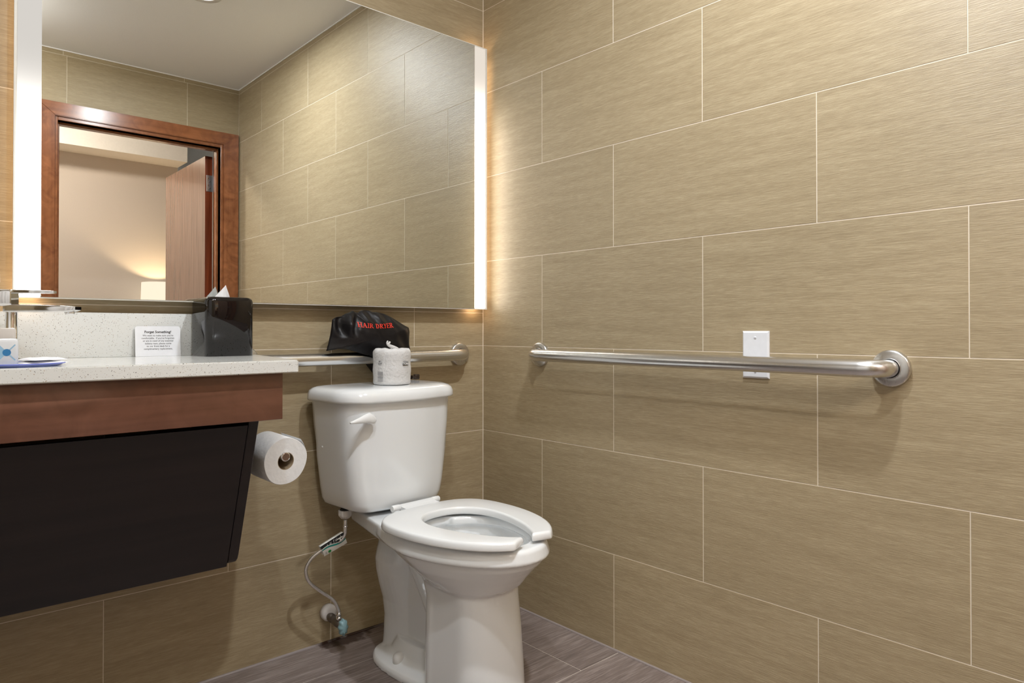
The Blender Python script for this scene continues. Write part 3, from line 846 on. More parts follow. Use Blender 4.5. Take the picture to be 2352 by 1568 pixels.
bar_loft([(along(-0.062, 0.1365), 0.012, 0.0165, dv), (along(-0.058, 0.1365), 0.0155, 0.0180, dv), (along(0.003, 0.1365), 0.0155, 0.0180, dv), (along(0.007, 0.1365), 0.013, 0.0170, dv)], bm)
o = mesh_obj('handle_block', bm, M['chrome'], fc); smooth_angle(o, 40)
bm = bmesh.new()
bar_loft([(along(0.004, 0.1500), 0.0090, 0.0040, dv), (along(0.03, 0.1500), 0.0085, 0.0036, dv), (along(0.085, 0.1490), 0.0075, 0.0034, dv), (along(0.091, 0.1490), 0.0062, 0.0026, dv)], bm)
o = mesh_obj('lever', bm, M['chrome'], fc); smooth_angle(o, 40)

# ------------------------------------------------------------------ tray with bottle and soap packets
TX, TY = -1.442, -0.392
tr = thing('amenity_tray', 'small clear tray with blue rim at the counter left edge', 'tray', (TX, TY, CT))
def oval(rx, ry, z, n=48, c=(0, 0)): return [(c[0] + rx * math.cos(2 * PI * k / n), c[1] + ry * math.sin(2 * PI * k / n), z) for k in range(n)]
bm = bmesh.new()
add_loft(bm, [oval(0.075, 0.058, 0.0003), oval(0.080, 0.064, 0.0012), oval(0.0865, 0.070, 0.0052), oval(0.0855, 0.069, 0.0060), oval(0.078, 0.062, 0.0030), oval(0.070, 0.054, 0.0024)])
mesh_obj('dish', bm, M['blueglass'], tr, True)
bm = bmesh.new(); pts = [Vector(p) for p in oval(0.0862, 0.0697, 0.0054)]
rings = []
for k, p in enumerate(pts):
    rad = Vector((p.x, p.y, 0)).normalized(); rings.append([p + rad * (0.0011 * math.cos(a)) + Vector((0, 0, 0.0011 * math.sin(a))) for a in [2 * PI * j / 8 for j in range(8)]])
add_loft(bm, rings, close=True); M['rimblue'] = simple('blue_rim_line', (0.16, 0.20, 0.62), 0.2)
r_ = mesh_obj('rim', bm, M['rimblue'], tr, True); r_['label'] = 'translucent blue rim line'
bt = thing('lotion_bottle', 'small white lotion bottle with blue print standing on the tray', 'bottle', (-1.4515, -0.435, CT + 0.0030))
bm = bmesh.new()
def rr2(hx, hy, r, z): return rrect(hx, hy, r, 4, z)
add_loft(bm, [rr2(0.0165, 0.0120, 0.006, 0.0), rr2(0.0175, 0.013, 0.006, 0.002), rr2(0.0175, 0.013, 0.006, 0.042), rr2(0.0165, 0.0125, 0.006, 0.0465), rr2(0.0145, 0.0115, 0.006, 0.0485)])
bo = mesh_obj('body', bm, M['bottle'], bt); smooth_angle(bo, 50)
bm = bmesh.new()
add_loft(bm, [rr2(0.0140, 0.0115, 0.006, 0.0487), rr2(0.0140, 0.0115, 0.006, 0.0640), rr2(0.0130, 0.0108, 0.006, 0.0665), rr2(0.0105, 0.008, 0.005, 0.0672)])
smooth_angle(mesh_obj('cap', bm, M['whitepl'], bt), 50)
bm = bmesh.new()
for q in (-1, 1):
    # crossing arcs around a circle
    add_loft(bm, [[(-0.013, -0.0132, 0.024 + q * 0.013), (-0.0115, -0.0132, 0.024 + q * 0.0145), (0.013, -0.0132, 0.024 - q * 0.013), (0.0115, -0.0132, 0.024 - q * 0.0145)], [(-0.013, -0.01325, 0.024 + q * 0.013), (-0.0115, -0.01325, 0.024 + q * 0.0145), (0.013, -0.01325, 0.024 - q * 0.013), (0.0115, -0.01325, 0.024 - q * 0.0145)]])
vs = [bm.verts.new((-0.0125, -0.01325, 0.012)), bm.verts.new((-0.0125, -0.01325, 0.036)), bm.verts.new((-0.001, -0.01325, 0.024))]; bm.faces.new(vs)
o = mesh_obj('print', bm, M['paleblue'], bt, recalc=False)
bm = bmesh.new(); c0 = circle((0, -0.0134, 0.024), 0.0062, 24, Vector((1, 0, 0)), Vector((0, 0, 1))); bm.faces.new([bm.verts.new(p) for p in c0])
c0 = [Vector((0.0177, 0.0065 * math.cos(2 * PI * k / 20), 0.024 + 0.0105 * math.sin(2 * PI * k / 20))) for k in range(20)]; bm.faces.new([bm.verts.new(p) for p in c0])
mesh_obj('emblem', bm, M['blueink'], bt, recalc=False)
pk = thing('soap_packet', 'flat white paper-wrapped soap packets lying on the tray', 'soap packet', (-1.394, -0.385, CT + 0.0030), (0, 0, 0.35))
for i, (zz, ang, dx, hw_) in enumerate(((0.0005, 0.0, 0.0, 0.041), (0.0065, 0.2, 0.003, 0.038))):
    bm = bmesh.new(); n = 14
    g = []
    for a in range(n + 1):
        row = []
        for b_ in range(9):
            u = a / n * 2 - 1; v = b_ / 8 * 2 - 1
            th = 0.0042 * (1 - abs(u) ** 4) * (1 - abs(v) ** 4)
            row.append((u * hw_ + dx, v * 0.026, th, 0.0006 * math.sin(7 * u + i) * math.cos(5 * v)))
        g.append(row)
    top = [[bm.verts.new((p[0], p[1], zz + 0.0016 + p[2] + p[3])) for p in r] for r in g]
    bot = [[bm.verts.new((p[0], p[1], zz + 0.0010 - 0.15 * p[2])) for p in r] for r in g]
    for a in range(n):
        for b_ in range(8):
            bm.faces.new((top[a][b_], top[a + 1][b_], top[a + 1][b_ + 1], top[a][b_ + 1])); bm.faces.new((bot[a][b_ + 1], bot[a + 1][b_ + 1], bot[a + 1][b_], bot[a][b_]))
    for a in range(n):
        bm.faces.new((top[a][0], bot[a][0], bot[a + 1][0], top[a + 1][0])); bm.faces.new((top[a][8], top[a + 1][8], bot[a + 1][8], bot[a][8]))
    for b_ in range(8):
        bm.faces.new((top[0][b_], top[0][b_ + 1], bot[0][b_ + 1], bot[0][b_])); bm.faces.new((top[n][b_], bot[n][b_], bot[n][b_ + 1], top[n][b_ + 1]))
    o = mesh_obj('packet', bm, M['tissue'], pk, True); o.rotation_euler = (0, 0, ang)

# white hand towel just inside the left edge, hanging on a ring
tw = thing('hand_towel', 'white hand towel hanging left of the mirror, cut by the photo edge', 'towel', (-1.53, 0, 1.05))
bm = bmesh.new(); n = 26; g = []
for i in range(n + 1):
    x = -0.09 + 0.196 * i / n
    fold = 0.012 * math.sin(5 * PI * i / n)
    g.append((x, fold))
rings = []
for k in range(13):
    zz = 0.004 + 0.43 * k / 12; sq = 1 - 0.25 * (k / 12)
    rings.append([(x * sq + 0.012 * (k / 12), -0.045 + f, zz) for x, f in g] + [(x * sq + 0.012 * (k / 12), -0.030 + f, zz) for x, f in reversed(g)])
add_loft(bm, rings); mesh_obj('cloth', bm, M['towel'], tw, True)
bm = bmesh.new(); pts = [(0.0 + 0.08 * math.cos(2 * PI * k / 32), -0.038, 0.485 + 0.08 * math.sin(2 * PI * k / 32)) for k in range(33)]
add_tube(bm, pts, 0.004, 8); add_lathe(bm, [(0.024, 0), (0.024, 0.008), (0.009, 0.012), (0.009, 0.042)], (0, 0, 0.567), (0, -1, 0), 20)
mesh_obj('ring', bm, M['chrome'], tw, True)

# ------------------------------------------------------------------ toilet paper roll on a rod holder at the cabinet side
rh = thing('toilet_paper_holder', 'metal rod holder on the vanity side carrying the paper roll', 'holder', (-0.985, -0.20, 0.64))
bm = bmesh.new(); add_lathe(bm, [(0.024, 0.0), (0.024, 0.004), (0.020, 0.008), (0.0095, 0.011), (0.0095, 0.060)], (0.0, 0.0, 0.0), (1, 0, 0), 24)
mesh_obj('post', bm, M['chrome'], rh, True)
bm = bmesh.new(); pth = [(0.06, 0.0, 0.0)] + [(0.06 + 0.037 * math.sin(a), -0.02 * (1 - math.cos(a)), 0.0) for a in (0.4, 0.8, 1.2)] + [(0.0975, -0.03, 0.0), (0.0975, -0.1235, 0.0)]
add_tube(bm, pth, 0.0095, 18); mesh_obj('rod', bm, M['chrome'], rh, True)
bm = bmesh.new(); add_lathe(bm, [(0.0113, 0.0), (0.0116, 0.004), (0.0105, 0.0062), (0.0100, 0.0064)], (0.0975, -0.121, 0.0), (0, -1, 0), 28, caps=True)
e_ = mesh_obj('end_cap', bm, M['chrome'], rh, True)
bm = bmesh.new(); add_lathe(bm, [(0.0088, 0.0), (0.0085, 0.0006)], (0.0975, -0.1275, 0.0), (0, -1, 0), 24); mesh_obj('face', bm, M['cap_chrome'], e_)
rl = thing('toilet_roll', 'white toilet paper roll on the holder beside the vanity', 'toilet roll', (-0.8895, -0.27, 0.6315), (0.06, 0.0, 0.10))
RR, RI, RL = 0.0575, 0.0215, 0.050
bm = bmesh.new()
prof = [(RI, -RL), (RR - 0.001, -RL), (RR, -RL + 0.0015), (RR, RL - 0.0015), (RR - 0.001, RL), (RI, RL)]
add_lathe(bm, prof + [(RI, -RL)], (0, 0, 0), (0, 1, 0), 64, caps=False)
for v in bm.verts:
    r = math.hypot(v.co.x, v.co.z)
    if r > RR - 0.003:
        a = math.atan2(v.co.z, v.co.x); k = 1 + 0.012 * math.sin(3 * a + 1) + 0.01 * math.sin(5 * a) ; v.co.x *= k; v.co.z *= k
mesh_obj('paper', bm, M['paper'], rl, True)
smooth_angle(rl.children[0], 40)
bm = bmesh.new(); add_lathe(bm, [(RI - 0.0012, -RL), (RI, -RL), (RI, RL), (RI - 0.0012, RL), (RI - 0.0012, -RL)], (0, 0, 0), (0, 1, 0), 40, caps=False)
M['tube'] = simple('cardboard', (0.32, 0.24, 0.15), 0.8); smooth_angle(mesh_obj('cardboard_core', bm, M['tube'], rl), 40)
# loose last sheet lifting at the top
bm = bmesh.new(); g = []
for i in range(9):
    a = math.radians(52 - i * 5); r = RR + 0.0004 + 0.0055 * (1 - i / 8) ** 2
    g.append([(r * math.cos(a), y, r * math.sin(a)) for y in (-RL + 0.001, -RL * 0.4, RL * 0.3, RL - 0.001)])
for i in range(8):
    for j in range(3):
        bm.faces.new([bm.verts.new(p) for p in (g[i][j], g[i + 1][j], g[i + 1][j + 1], g[i][j + 1])])
bmesh.ops.remove_doubles(bm, verts=bm.verts, dist=1e-5); mesh_obj('loose_sheet', bm, M['paper'], rl, True)

# ------------------------------------------------------------------ toilet
XC = -0.4585
TO = thing('toilet', 'white two-piece elongated toilet between vanity and right wall', 'toilet', (XC - 0.004, -0.40, 0), (0, 0, math.radians(4.5)))
OFF = Vector((0, 0.40, 0))     # part coordinates: x relative to XC, y world + 0.40


def T(name, bm, mat, sm=True, lab=None, par=None):
    o = mesh_obj(name, bm, mat, par or TO, sm)
    if par is None: o.location = (0, 0.40, 0)
    return o


def outline(hw, yf, yw, yb, hwb, n=72, pf=1.75, nose=None):
    """egg plan: front superellipse yf..yw, sides run back to half width hwb at yb (rounded corners)"""
    P = []
    for k in range(0, 25):                               # from front centre to the widest right
        a = PI / 2 * k / 24
        s, c = math.sin(a), math.cos(a)
        P.append(Vector((hw * s ** (2 / 2.1), yw + (yf - yw) * c ** (2 / pf), 0)))
    r = min(0.03, hwb * 0.5)
    m = (hw + (hwb - hw) * 0.55, yw + (yb - yw) * 0.62)
    Q = [P[-1], Vector((hw + (hwb - hw) * 0.18, yw + (yb - yw) * 0.30, 0)), Vector((m[0], m[1], 0)), Vector((hwb, yb - r, 0)), Vector((hwb - r * 0.3, yb - r * 0.3, 0)), Vector((hwb - r, yb, 0)), Vector((0, yb, 0))]
    side = catmull(Q, 8)
    right = P[:-1] + side
    left = [Vector((-p.x, p.y, 0)) for p in reversed(right[1:-1])]
    return resample(right + left, n)


def at_z(pl, z): return [Vector((p.x, p.y, z)) for p in pl]


bm = bmesh.new()
NB = 96
outer = [
    (0.000, outline(0.111, -0.649, -0.560, -0.430, 0.114, NB, 2.2)),
    (0.080, outline(0.108, -0.644, -0.560, -0.430, 0.112, NB, 2.2)),
    (0.170, outline(0.104, -0.636, -0.560, -0.428, 0.109, NB, 2.2)),
    (0.255, outline(0.100, -0.628, -0.555, -0.426, 0.105, NB, 2.2)),
    (0.284, outline(0.101, -0.628, -0.550, -0.408, 0.100, NB, 2.1)),
    (0.297, outline(0.118, -0.651, -0.53, -0.400, 0.096, NB, 2.0)),
    (0.322, outline(0.142, -0.673, -0.50, -0.365, 0.104, NB, 1.9)),
    (0.345, outline(0.160, -0.695, -0.48, -0.330, 0.112, NB, 1.85)),
    (0.366, outline(0.1720, -0.717, -0.46, -0.290, 0.118, NB, 1.8)),
    (0.3810, outline(0.1780, -0.725, -0.45, -0.250, 0.118, NB, 1.78)),
    (0.3838, outline(0.1845, -0.737, -0.45, -0.220, 0.118, NB, 1.78)),
    (0.3885, outline(0.1855, -0.739, -0.45, -0.200, 0.118, NB, 1.78)),
    (0.4115, outline(0.1770, -0.733, -0.45, -0.190, 0.114, NB, 1.78)),
    (0.4160, outline(0.1735, -0.729, -0.45, -0.188, 0.110, NB, 1.78)),
    (0.4185, outline(0.1680, -0.724, -0.45, -0.186, 0.106, NB, 1.78)),
]
inner = [
    (0.4185, outline(0.135, -0.690, -0.48, -0.352, 0.05, NB, 1.8)),
    (0.412, outline(0.130, -0.684, -0.48, -0.358, 0.05, NB, 1.8)),
    (0.398, outline(0.129, -0.683, -0.48, -0.358, 0.05, NB, 1.8)),
    (0.390, outline(0.143, -0.697, -0.48, -0.345, 0.06, NB, 1.8)),
    (0.360, outline(0.137, -0.690, -0.48, -0.350, 0.06, NB, 1.8)),
    (0.330, outline(0.120, -0.660, -0.48, -0.365, 0.06, NB, 1.8)),
    (0.305, outline(0.096, -0.620, -0.48, -0.380, 0.05, NB, 1.8)),
    (0.285, outline(0.072, -0.580, -0.48, -0.400, 0.04, NB, 1.8)),
    (0.265, outline(0.045, -0.540, -0.48, -0.430, 0.02, NB, 1.8)),
]
add_loft(bm, [at_z(p, z) for z, p in outer] + [at_z(p, z) for z, p in inner])
# deck carrying the tank
dk = lambda hwf, hwb, z, yb: [Vector(p) for p in ((-hwb, yb, z), (-hwf, -0.33, z), (-0.10, -0.352, z), (0.10, -0.352, z), (hwf, -0.33, z), (hwb, yb, z))]
add_loft(bm, [dk(0.10, 0.045, 0.340, -0.10), dk(0.140, 0.064, 0.368, -0.07), dk(0.152, 0.076, 0.378, -0.055), dk(0.153, 0.078, 0.412, -0.052), dk(0.150, 0.074, 0.4180, -0.056)])
# rear trapway column
def el(rx, ry, cy, z, n=28, p=2.6):
    r = []
    for k in range(n):
        a = 2 * PI * k / n; c, s = math.cos(a), math.sin(a)
        r.append((rx * math.copysign(abs(c) ** (2 / p), c), cy + ry * math.copysign(abs(s) ** (2 / p), s), z))
    return r
add_loft(bm, [el(0.049, 0.075, -0.215, 0.0), el(0.043, 0.073, -0.215, 0.05), el(0.041, 0.070, -0.215, 0.11), el(0.045, 0.070, -0.210, 0.16), el(0.057, 0.072, -0.205, 0.205), el(0.067, 0.075, -0.205, 0.245),
              el(0.070, 0.077, -0.205, 0.280), el(0.064, 0.075, -0.205, 0.305), el(0.053, 0.072, -0.20, 0.325), el(0.045, 0.070, -0.19, 0.345), el(0.053, 0.075, -0.18, 0.36)])
# web between column and pedestal, with the trapway curve bulging from it
add_box(bm, -0.030, 0.030, -0.50, -0.20, 0.0, 0.31)
add_loft(bm, [el(0.042, 0.034, y0, z0, 20, 2.0) for z0, y0 in ((0.05, -0.43), (0.10, -0.415), (0.16, -0.385), (0.22, -0.345), (0.28, -0.30), (0.33, -0.27))])
# foot flange with bolt bosses
ft = [(-0.05, -0.145), (-0.098, -0.185), (-0.118, -0.24), (-0.124, -0.30), (-0.122, -0.37), (-0.112, -0.43), (-0.109, -0.47), (0.109, -0.47), (0.112, -0.43), (0.122, -0.37), (0.124, -0.30), (0.118, -0.24), (0.098, -0.185), (0.05, -0.145)]
fts = resample(catmull([Vector((x, y, 0)) for x, y in ft], 6, True), 64)
cx0 = Vector((0, -0.30, 0))
sc = lambda s, z: [Vector((cx0.x + (p.x - cx0.x) * s * 0.90, cx0.y + (p.y - cx0.y) * s, z)) for p in fts]
add_loft(bm, [sc(1.0, 0.0), sc(1.0, 0.012), sc(0.965, 0.021), sc(0.90, 0.024), sc(0.78, 0.028), sc(0.62, 0.042), sc(0.50, 0.075)])
bmesh.ops.recalc_face_normals(bm, faces=bm.faces)
me = bpy.data.meshes.new('bowl'); bm.to_mesh(me); bm.free()
tmp = bpy.data.objects.new('tmp', me); COL.objects.link(tmp)
rm = tmp.modifiers.new('r', 'REMESH'); rm.mode = 'VOXEL'; rm.voxel_size = 0.0030; rm.adaptivity = 0.0
sm = tmp.modifiers.new('s', 'SMOOTH'); sm.factor = 0.5; sm.iterations = 4
dg = bpy.context.evaluated_depsgraph_get(); me2 = bpy.data.meshes.new_from_object(tmp.evaluated_get(dg))
bpy.data.objects.remove(tmp, do_unlink=True)
me2.name = 'bowl'
me2.polygons.foreach_set('use_smooth', [True] * len(me2.polygons))
me2.materials.clear(); me2.materials.append(M['ceramic'])
o = bpy.data.objects.new('bowl', me2); COL.objects.link(o); o.parent = TO; o.location = (0, 0.40, 0)
bm = bmesh.new(); c0 = at_z(outline(0.066, -0.570, -0.48, -0.402, 0.03, 40, 1.8), 0.281); bm.faces.new([bm.verts.new(p) for p in c0])
M['water'] = simple('bowl_water', (0.62, 0.64, 0.64), 0.02, coat=0.5)
T('water', bm, M['water'])

# bolt caps
for s in (-1, 1):
    bm = bmesh.new(); add_lathe(bm, [(0.0170, 0.0), (0.0168, 0.014), (0.0150, 0.023), (0.009, 0.0290), (0.002, 0.0305)], (s * 0.077, -0.292, 0.0225), (0, 0, 1), 28)
    T('bolt_cap', bm, M['cap'])

# tank: front face bowed, corners rounded
def tank_ring(hw, yf, yb, bow, r, z, n=88, rb=0.012):
    P = []
    K = 14
    for k in range(K + 1):
        t_ = -1 + 2 * k / K
        x = t_ * (hw - r); P.append(Vector((x, yf + bow * (t_ * (hw - r) / hw) ** 2, 0)))
    yc = P[-1].y
    for k in range(1, 9):
        a = -PI / 2 + PI / 2 * k / 8 + 0.12 * (1 - k / 8)
        P.append(Vector((hw - r + r * math.cos(a), yc + r + r * math.sin(a), 0)))
    P.append(Vector((hw, yb - rb, 0))); P.append(Vector((hw - rb * 0.3, yb - rb * 0.3, 0))); P.append(Vector((hw - rb, yb, 0)))
    left = [Vector((-p.x, p.y, 0)) for p in reversed(P[K + 1:])]
    return [Vector((p.x, p.y, z)) for p in resample(P + left, n)]
TB = -0.022
bm = bmesh.new()
add_loft(bm, [
    tank_ring(0.106, -0.200, -0.055, 0.02, 0.05, 0.4290),
    tank_ring(0.143, -0.222, -0.032, 0.028, 0.05, 0.4315),
    tank_ring(0.1555, -0.231, TB, 0.032, 0.05, 0.4400),
    tank_ring(0.1625, -0.235, TB, 0.035, 0.05, 0.4550),
    tank_ring(0.1690, -0.238, TB, 0.037, 0.05, 0.49),
    tank_ring(0.1805, -0.243, TB, 0.040, 0.05, 0.58),
    tank_ring(0.1900, -0.248, TB, 0.043, 0.068, 0.67),
    tank_ring(0.1960, -0.251, TB, 0.046, 0.075, 0.745),
    tank_ring(0.1960, -0.251, TB, 0.046, 0.075, 0.749)])
T('tank', bm, M['ceramic'])
bm = bmesh.new()
lid = []
for (d, z) in ((-0.006, 0.7445), (0.0, 0.7435), (0.0045, 0.7455), (0.0055, 0.750), (0.0045, 0.762), (0.0005, 0.7725), (-0.008, 0.7795), (-0.020, 0.7835), (-0.045, 0.7860), (-0.08, 0.7868)):
    lid.append(tank_ring(0.2030 + d, -0.262 - d, TB + 0.004 + min(0.002, d * 0.5) if d > -0.01 else TB + 0.004 + d * 0.5, 0.050, max(0.085 + d * 0.5, 0.03), z))
add_loft(bm, lid)
tl = T('tank_lid', bm, M['ceramic'])
# flush lever (left front of the tank)
bm = bmesh.new()
LP = [((0.0, -0.0145, 0.0), 0.0155, 0.0100), ((-0.012, -0.0165, 0.0045), 0.0150, 0.0095), ((-0.028, -0.018, 0.0030), 0.0118, 0.0085), ((-0.045, -0.0195, 0.0005), 0.0082, 0.0062), ((-0.060, -0.0205, -0.0015), 0.0052, 0.0045), ((-0.074, -0.0210, -0.003), 0.0028, 0.0030)]
rings = []
for (p, hz, hy) in [((0.011, -0.0125, -0.003), 0.0105, 0.0060), ((0.015, -0.0115, -0.005), 0.004, 0.003)][::-1] + LP:
    rings.append([(p[0], p[1] + hy * math.cos(a), p[2] + hz * math.sin(a)) for a in [2 * PI * k / 20 for k in range(20)]])
add_loft(bm, rings); add_lathe(bm, [(0.013, 0.0), (0.013, 0.004), (0.008, 0.006), (0.008, 0.012)], (0, 0.002, -0.002), (0, -1, 0), 24)
o = mesh_obj('flush_lever', bm, M['seatpl'], TO, True); o.location = (-0.137, -0.2345 + 0.40, 0.7015)
# bolt end on the tank's left side
bm = bmesh.new(); add_lathe(bm, [(0.0030, -0.01), (0.0030, 0.0025), (0.001, 0.004)], (-0.1825, -0.07, 0.61), (-1, 0, 0), 12); T('side_bolt', bm, M['seatpl'])

# seat: open-front ring
def seat_mesh():
    def outer_pt(t_):   # t in 0..1 from right tip round the back to left tip
        pass
    hw, yw = 0.1915, -0.45
    xo, xi = 0.071, 0.018
    # outer half curve: from tip to back centre
    fo = []
    for k in range(60):
        x_ = xo + (hw - xo) * math.sin(PI / 2 * k / 59)
        fo.append(Vector((x_, yw - 0.295 * max(0, 1 - (x_ / hw) ** 2.05) ** 0.5, 0)))
    for k in range(1, 50):
        a = PI / 2 * k / 49; c, s = math.cos(a), math.sin(a); p = 3.0
        fo.append(Vector((hw * c ** (2 / p), yw + 0.168 * s ** (2 / p), 0)))
    fi = []
    hi, yi = 0.106, -0.488
    for k in range(60):
        x_ = xi + (hi - xi) * math.sin(PI / 2 * k / 59)
        fi.append(Vector((x_, yi - 0.226 * max(0, 1 - (x_ / hi) ** 1.55) ** (1 / 1.55), 0)))
    for k in range(1, 50):
        a = PI / 2 * k / 49; c, s = math.cos(a), math.sin(a); p = 2.3
        fi.append(Vector((hi * c ** (2 / p), yi + 0.120 * s ** (2 / p), 0)))
    n = 70
    O = resample(fo, n, False); I = resample(fi, n, False)
    O = O + [Vector((-p.x, p.y, 0)) for p in reversed(O[:-1])]; I = I + [Vector((-p.x, p.y, 0)) for p in reversed(I[:-1])]
    bm = bmesh.new(); rings = []
    z0, z1 = 0.4255, 0.4460
    def ring_(o_, i_, zin=0.0, sh=0.0):
        w_ = (o_ - i_); L_ = w_.length; d = w_ / L_
        def P(t_, z): return Vector((i_.x + d.x * t_, i_.y + d.y * t_, z))
        zt = z1 - zin
        return [P(0.003, z0), P(0.0006, z0 + 0.002), P(0.0, z0 + 0.006), P(0.0004, zt - 0.0052), P(0.0018, zt - 0.0018), P(0.0055, zt - 0.0003), P(0.0085, zt - 0.0001), P(L_ * 0.5, zt), P(L_ - 0.0120, zt - 0.0004), P(L_ - 0.0085, zt - 0.0010),
                P(L_ - 0.0046, zt - 0.0028), P(L_ - 0.0026, zt - 0.0062), P(L_, z0 + 0.0035), P(L_ - 0.001, z0 + 0.001), P(L_ - 0.004, z0)]
    m_ = len(O)
    for k in range(m_):
        rings.append(ring_(O[k], I[k]))
    # round the two tips
    def tip(k0, k1):
        o_, i_ = O[k0], I[k0]; t_ = ((O[k0] + I[k0]) - (O[k1] + I[k1])).normalized()
        res = []
        for st, shr in ((0.0035, 0.0014), (0.0060, 0.0045)):
            c = (o_ + i_) / 2
            oo = o_ + t_ * st + (c - o_).normalized() * shr; ii = i_ + t_ * st + (c - i_).normalized() * shr
            r = ring_(oo, ii, shr * 0.8)
            zc = (z0 + z1) / 2
            for v in r: v.z = zc + (v.z - zc) * (1 - shr / 0.012)
            res.append(r)
        return res
    rings = list(reversed(tip(0, 2))) + rings + tip(m_ - 1, m_ - 3)
    add_loft(bm, rings)
    return bm
st = T('seat', seat_mesh(), M['seatpl'])
smooth_angle(st, 55)
# hinge bridge, hinge posts, bumpers
bm = bmesh.new()
add_loft(bm, [[(x, y, z) for y, z in ((-0.300, 0.4265), (-0.300, 0.4445), (-0.272, 0.4475), (-0.262, 0.4525), (-0.252, 0.4500), (-0.250, 0.4400), (-0.256, 0.4290))] for x in (-0.052, 0.068)])
smooth_angle(T('hinge_bridge', bm, M['seatpl']), 60)
for s in (-1, 1):
    bm = bmesh.new(); add_tube(bm, [(0.008 + s * 0.0595, -0.2605, 0.4440), (0.008 + s * 0.0625, -0.2605, 0.4440), (0.008 + s * 0.0840, -0.2605, 0.4440), (0.008 + s * 0.0855, -0.2605, 0.4440)], [0.0085, 0.0092, 0.0092, 0.008], 20)
    add_box(bm, 0.008 + min(s * 0.063, s * 0.083), 0.008 + max(s * 0.063, s * 0.083), -0.268, -0.253, 0.4180, 0.444, 0.002, 1)
    h_ = T('hinge_post', bm, M['seatpl']); smooth_angle(h_, 50)
for (x, y) in ((-0.135, -0.36), (0.135, -0.36), (-0.118, -0.610), (0.118, -0.610)):
    bm = bmesh.new(); add_box(bm, x - 0.012, x + 0.012, y - 0.010, y + 0.010, 0.4180, 0.4262, 0.002, 1); T('bumper', bm, M['seatpl'], False)

# ------------------------------------------------------------------ water supply
sp = thing('supply_line', 'braided steel toilet supply hose with valve and hanging paper tag', 'water supply', (-0.61, -0.09, 0.0))
def S(name, bm, mat, sm=True, lab=None, par=None):
    o = mesh_obj(name, bm, mat, par or sp, sm)
    if par is None: o.location = (0.61, 0.09, 0)
    if lab: o['label'] = lab
    return o
NX, NY = -0.6225, -0.130
bm = bmesh.new(); add_lathe(bm, [(0.015, 0.0), (0.015, 0.007)], (NX, NY, 0.4240), (0, 0, 1), 24); S('shank_washer', bm, M['ink'])
bm = bmesh.new(); rings = []
for (r, h) in ((0.006, 0.0), (0.012, 0.0015), (0.0175, 0.008), (0.0190, 0.013), (0.0190, 0.025)):
    rings.append([Vector((NX + r * (1 + 0.035 * math.cos(k * PI)) * math.cos(2 * PI * k / 24), NY + r * (1 + 0.035 * math.cos(k * PI)) * math.sin(2 * PI * k / 24), 0.4030 + h)) for k in range(24)])
add_loft(bm, rings); S('coupling_nut', bm, M['whitepl'], False)
hp = [(NX, NY, 0.400), (NX, NY, 0.372), (NX - 0.001, -0.128, 0.356), (-0.632, -0.122, 0.341), (-0.655, -0.112, 0.330), (-0.688, -0.100, 0.314), (-0.713, -0.092, 0.293), (-0.7235, -0.088, 0.264), (-0.712, -0.088, 0.230), (-0.676, -0.089, 0.194), (-0.640, -0.090, 0.163), (-0.6225, -0.090, 0.130), (-0.6190, -0.088, 0.1115)]
bm = bmesh.new(); add_tube(bm, catmull(hp, 8), 0.0053, 14); S('hose', bm, M['braid'])
for (a, b_, r) in (((NX, NY, 0.3975), (NX, NY, 0.376), 0.0052), ((NX, NY, 0.382), (NX, NY, 0.3775), 0.0066), ((-0.6190, -0.088, 0.121), (-0.6190, -0.088, 0.106), 0.0066), ((-0.6190, -0.088, 0.107), (-0.6190, -0.088, 0.098), 0.0088)):
    bm = bmesh.new(); add_tube(bm, [a, b_], r, 14); S('crimp_sleeve', bm, M['chrome'])
vx, vz = -0.6155, 0.0875
bm = bmesh.new(); add_lathe(bm, [(0.0245, 0.0), (0.0250, 0.012), (0.0225, 0.020), (0.013, 0.022)], (vx + 0.003, -0.0005, vz + 0.006), (0, -1, 0), 20); S('escutcheon', bm, M['escutcheon'])
bm = bmesh.new(); add_lathe(bm, [(0.0095, 0.0), (0.0095, 0.028), (0.0125, 0.030), (0.0130, 0.040), (0.0100, 0.042), (0.0100, 0.052), (0.0125, 0.054), (0.0125, 0.084), (0.0105, 0.088), (0.0085, 0.104)], (vx, -0.001, vz), (-0.045, -1, -0.02), 20)
S('valve_body', bm, M['darkmetal'])
bm = bmesh.new(); add_tube(bm, [(-0.6190, -0.088, 0.100), (-0.6190, -0.086, vz)], 0.0072, 14); S('outlet_stub', bm, M['darkmetal'])
bm = bmesh.new()
rings = []
for (s, y) in ((0.30, -0.100), (0.55, -0.103), (0.95, -0.107), (1.0, -0.113), (0.92, -0.120), (0.55, -0.124), (0.2, -0.125)):
    rings.append([(vx - 0.004 + s * (0.0135 + 0.0015 * math.cos(8 * a)) * math.cos(a), y, vz - 0.004 + s * (0.0235 + 0.002 * math.cos(8 * a)) * math.sin(a)) for a in [2 * PI * k / 40 for k in range(40)]])
add_loft(bm, rings); S('valve_handle', bm, M['aqua'], True, 'pale aqua plastic oval valve handle')
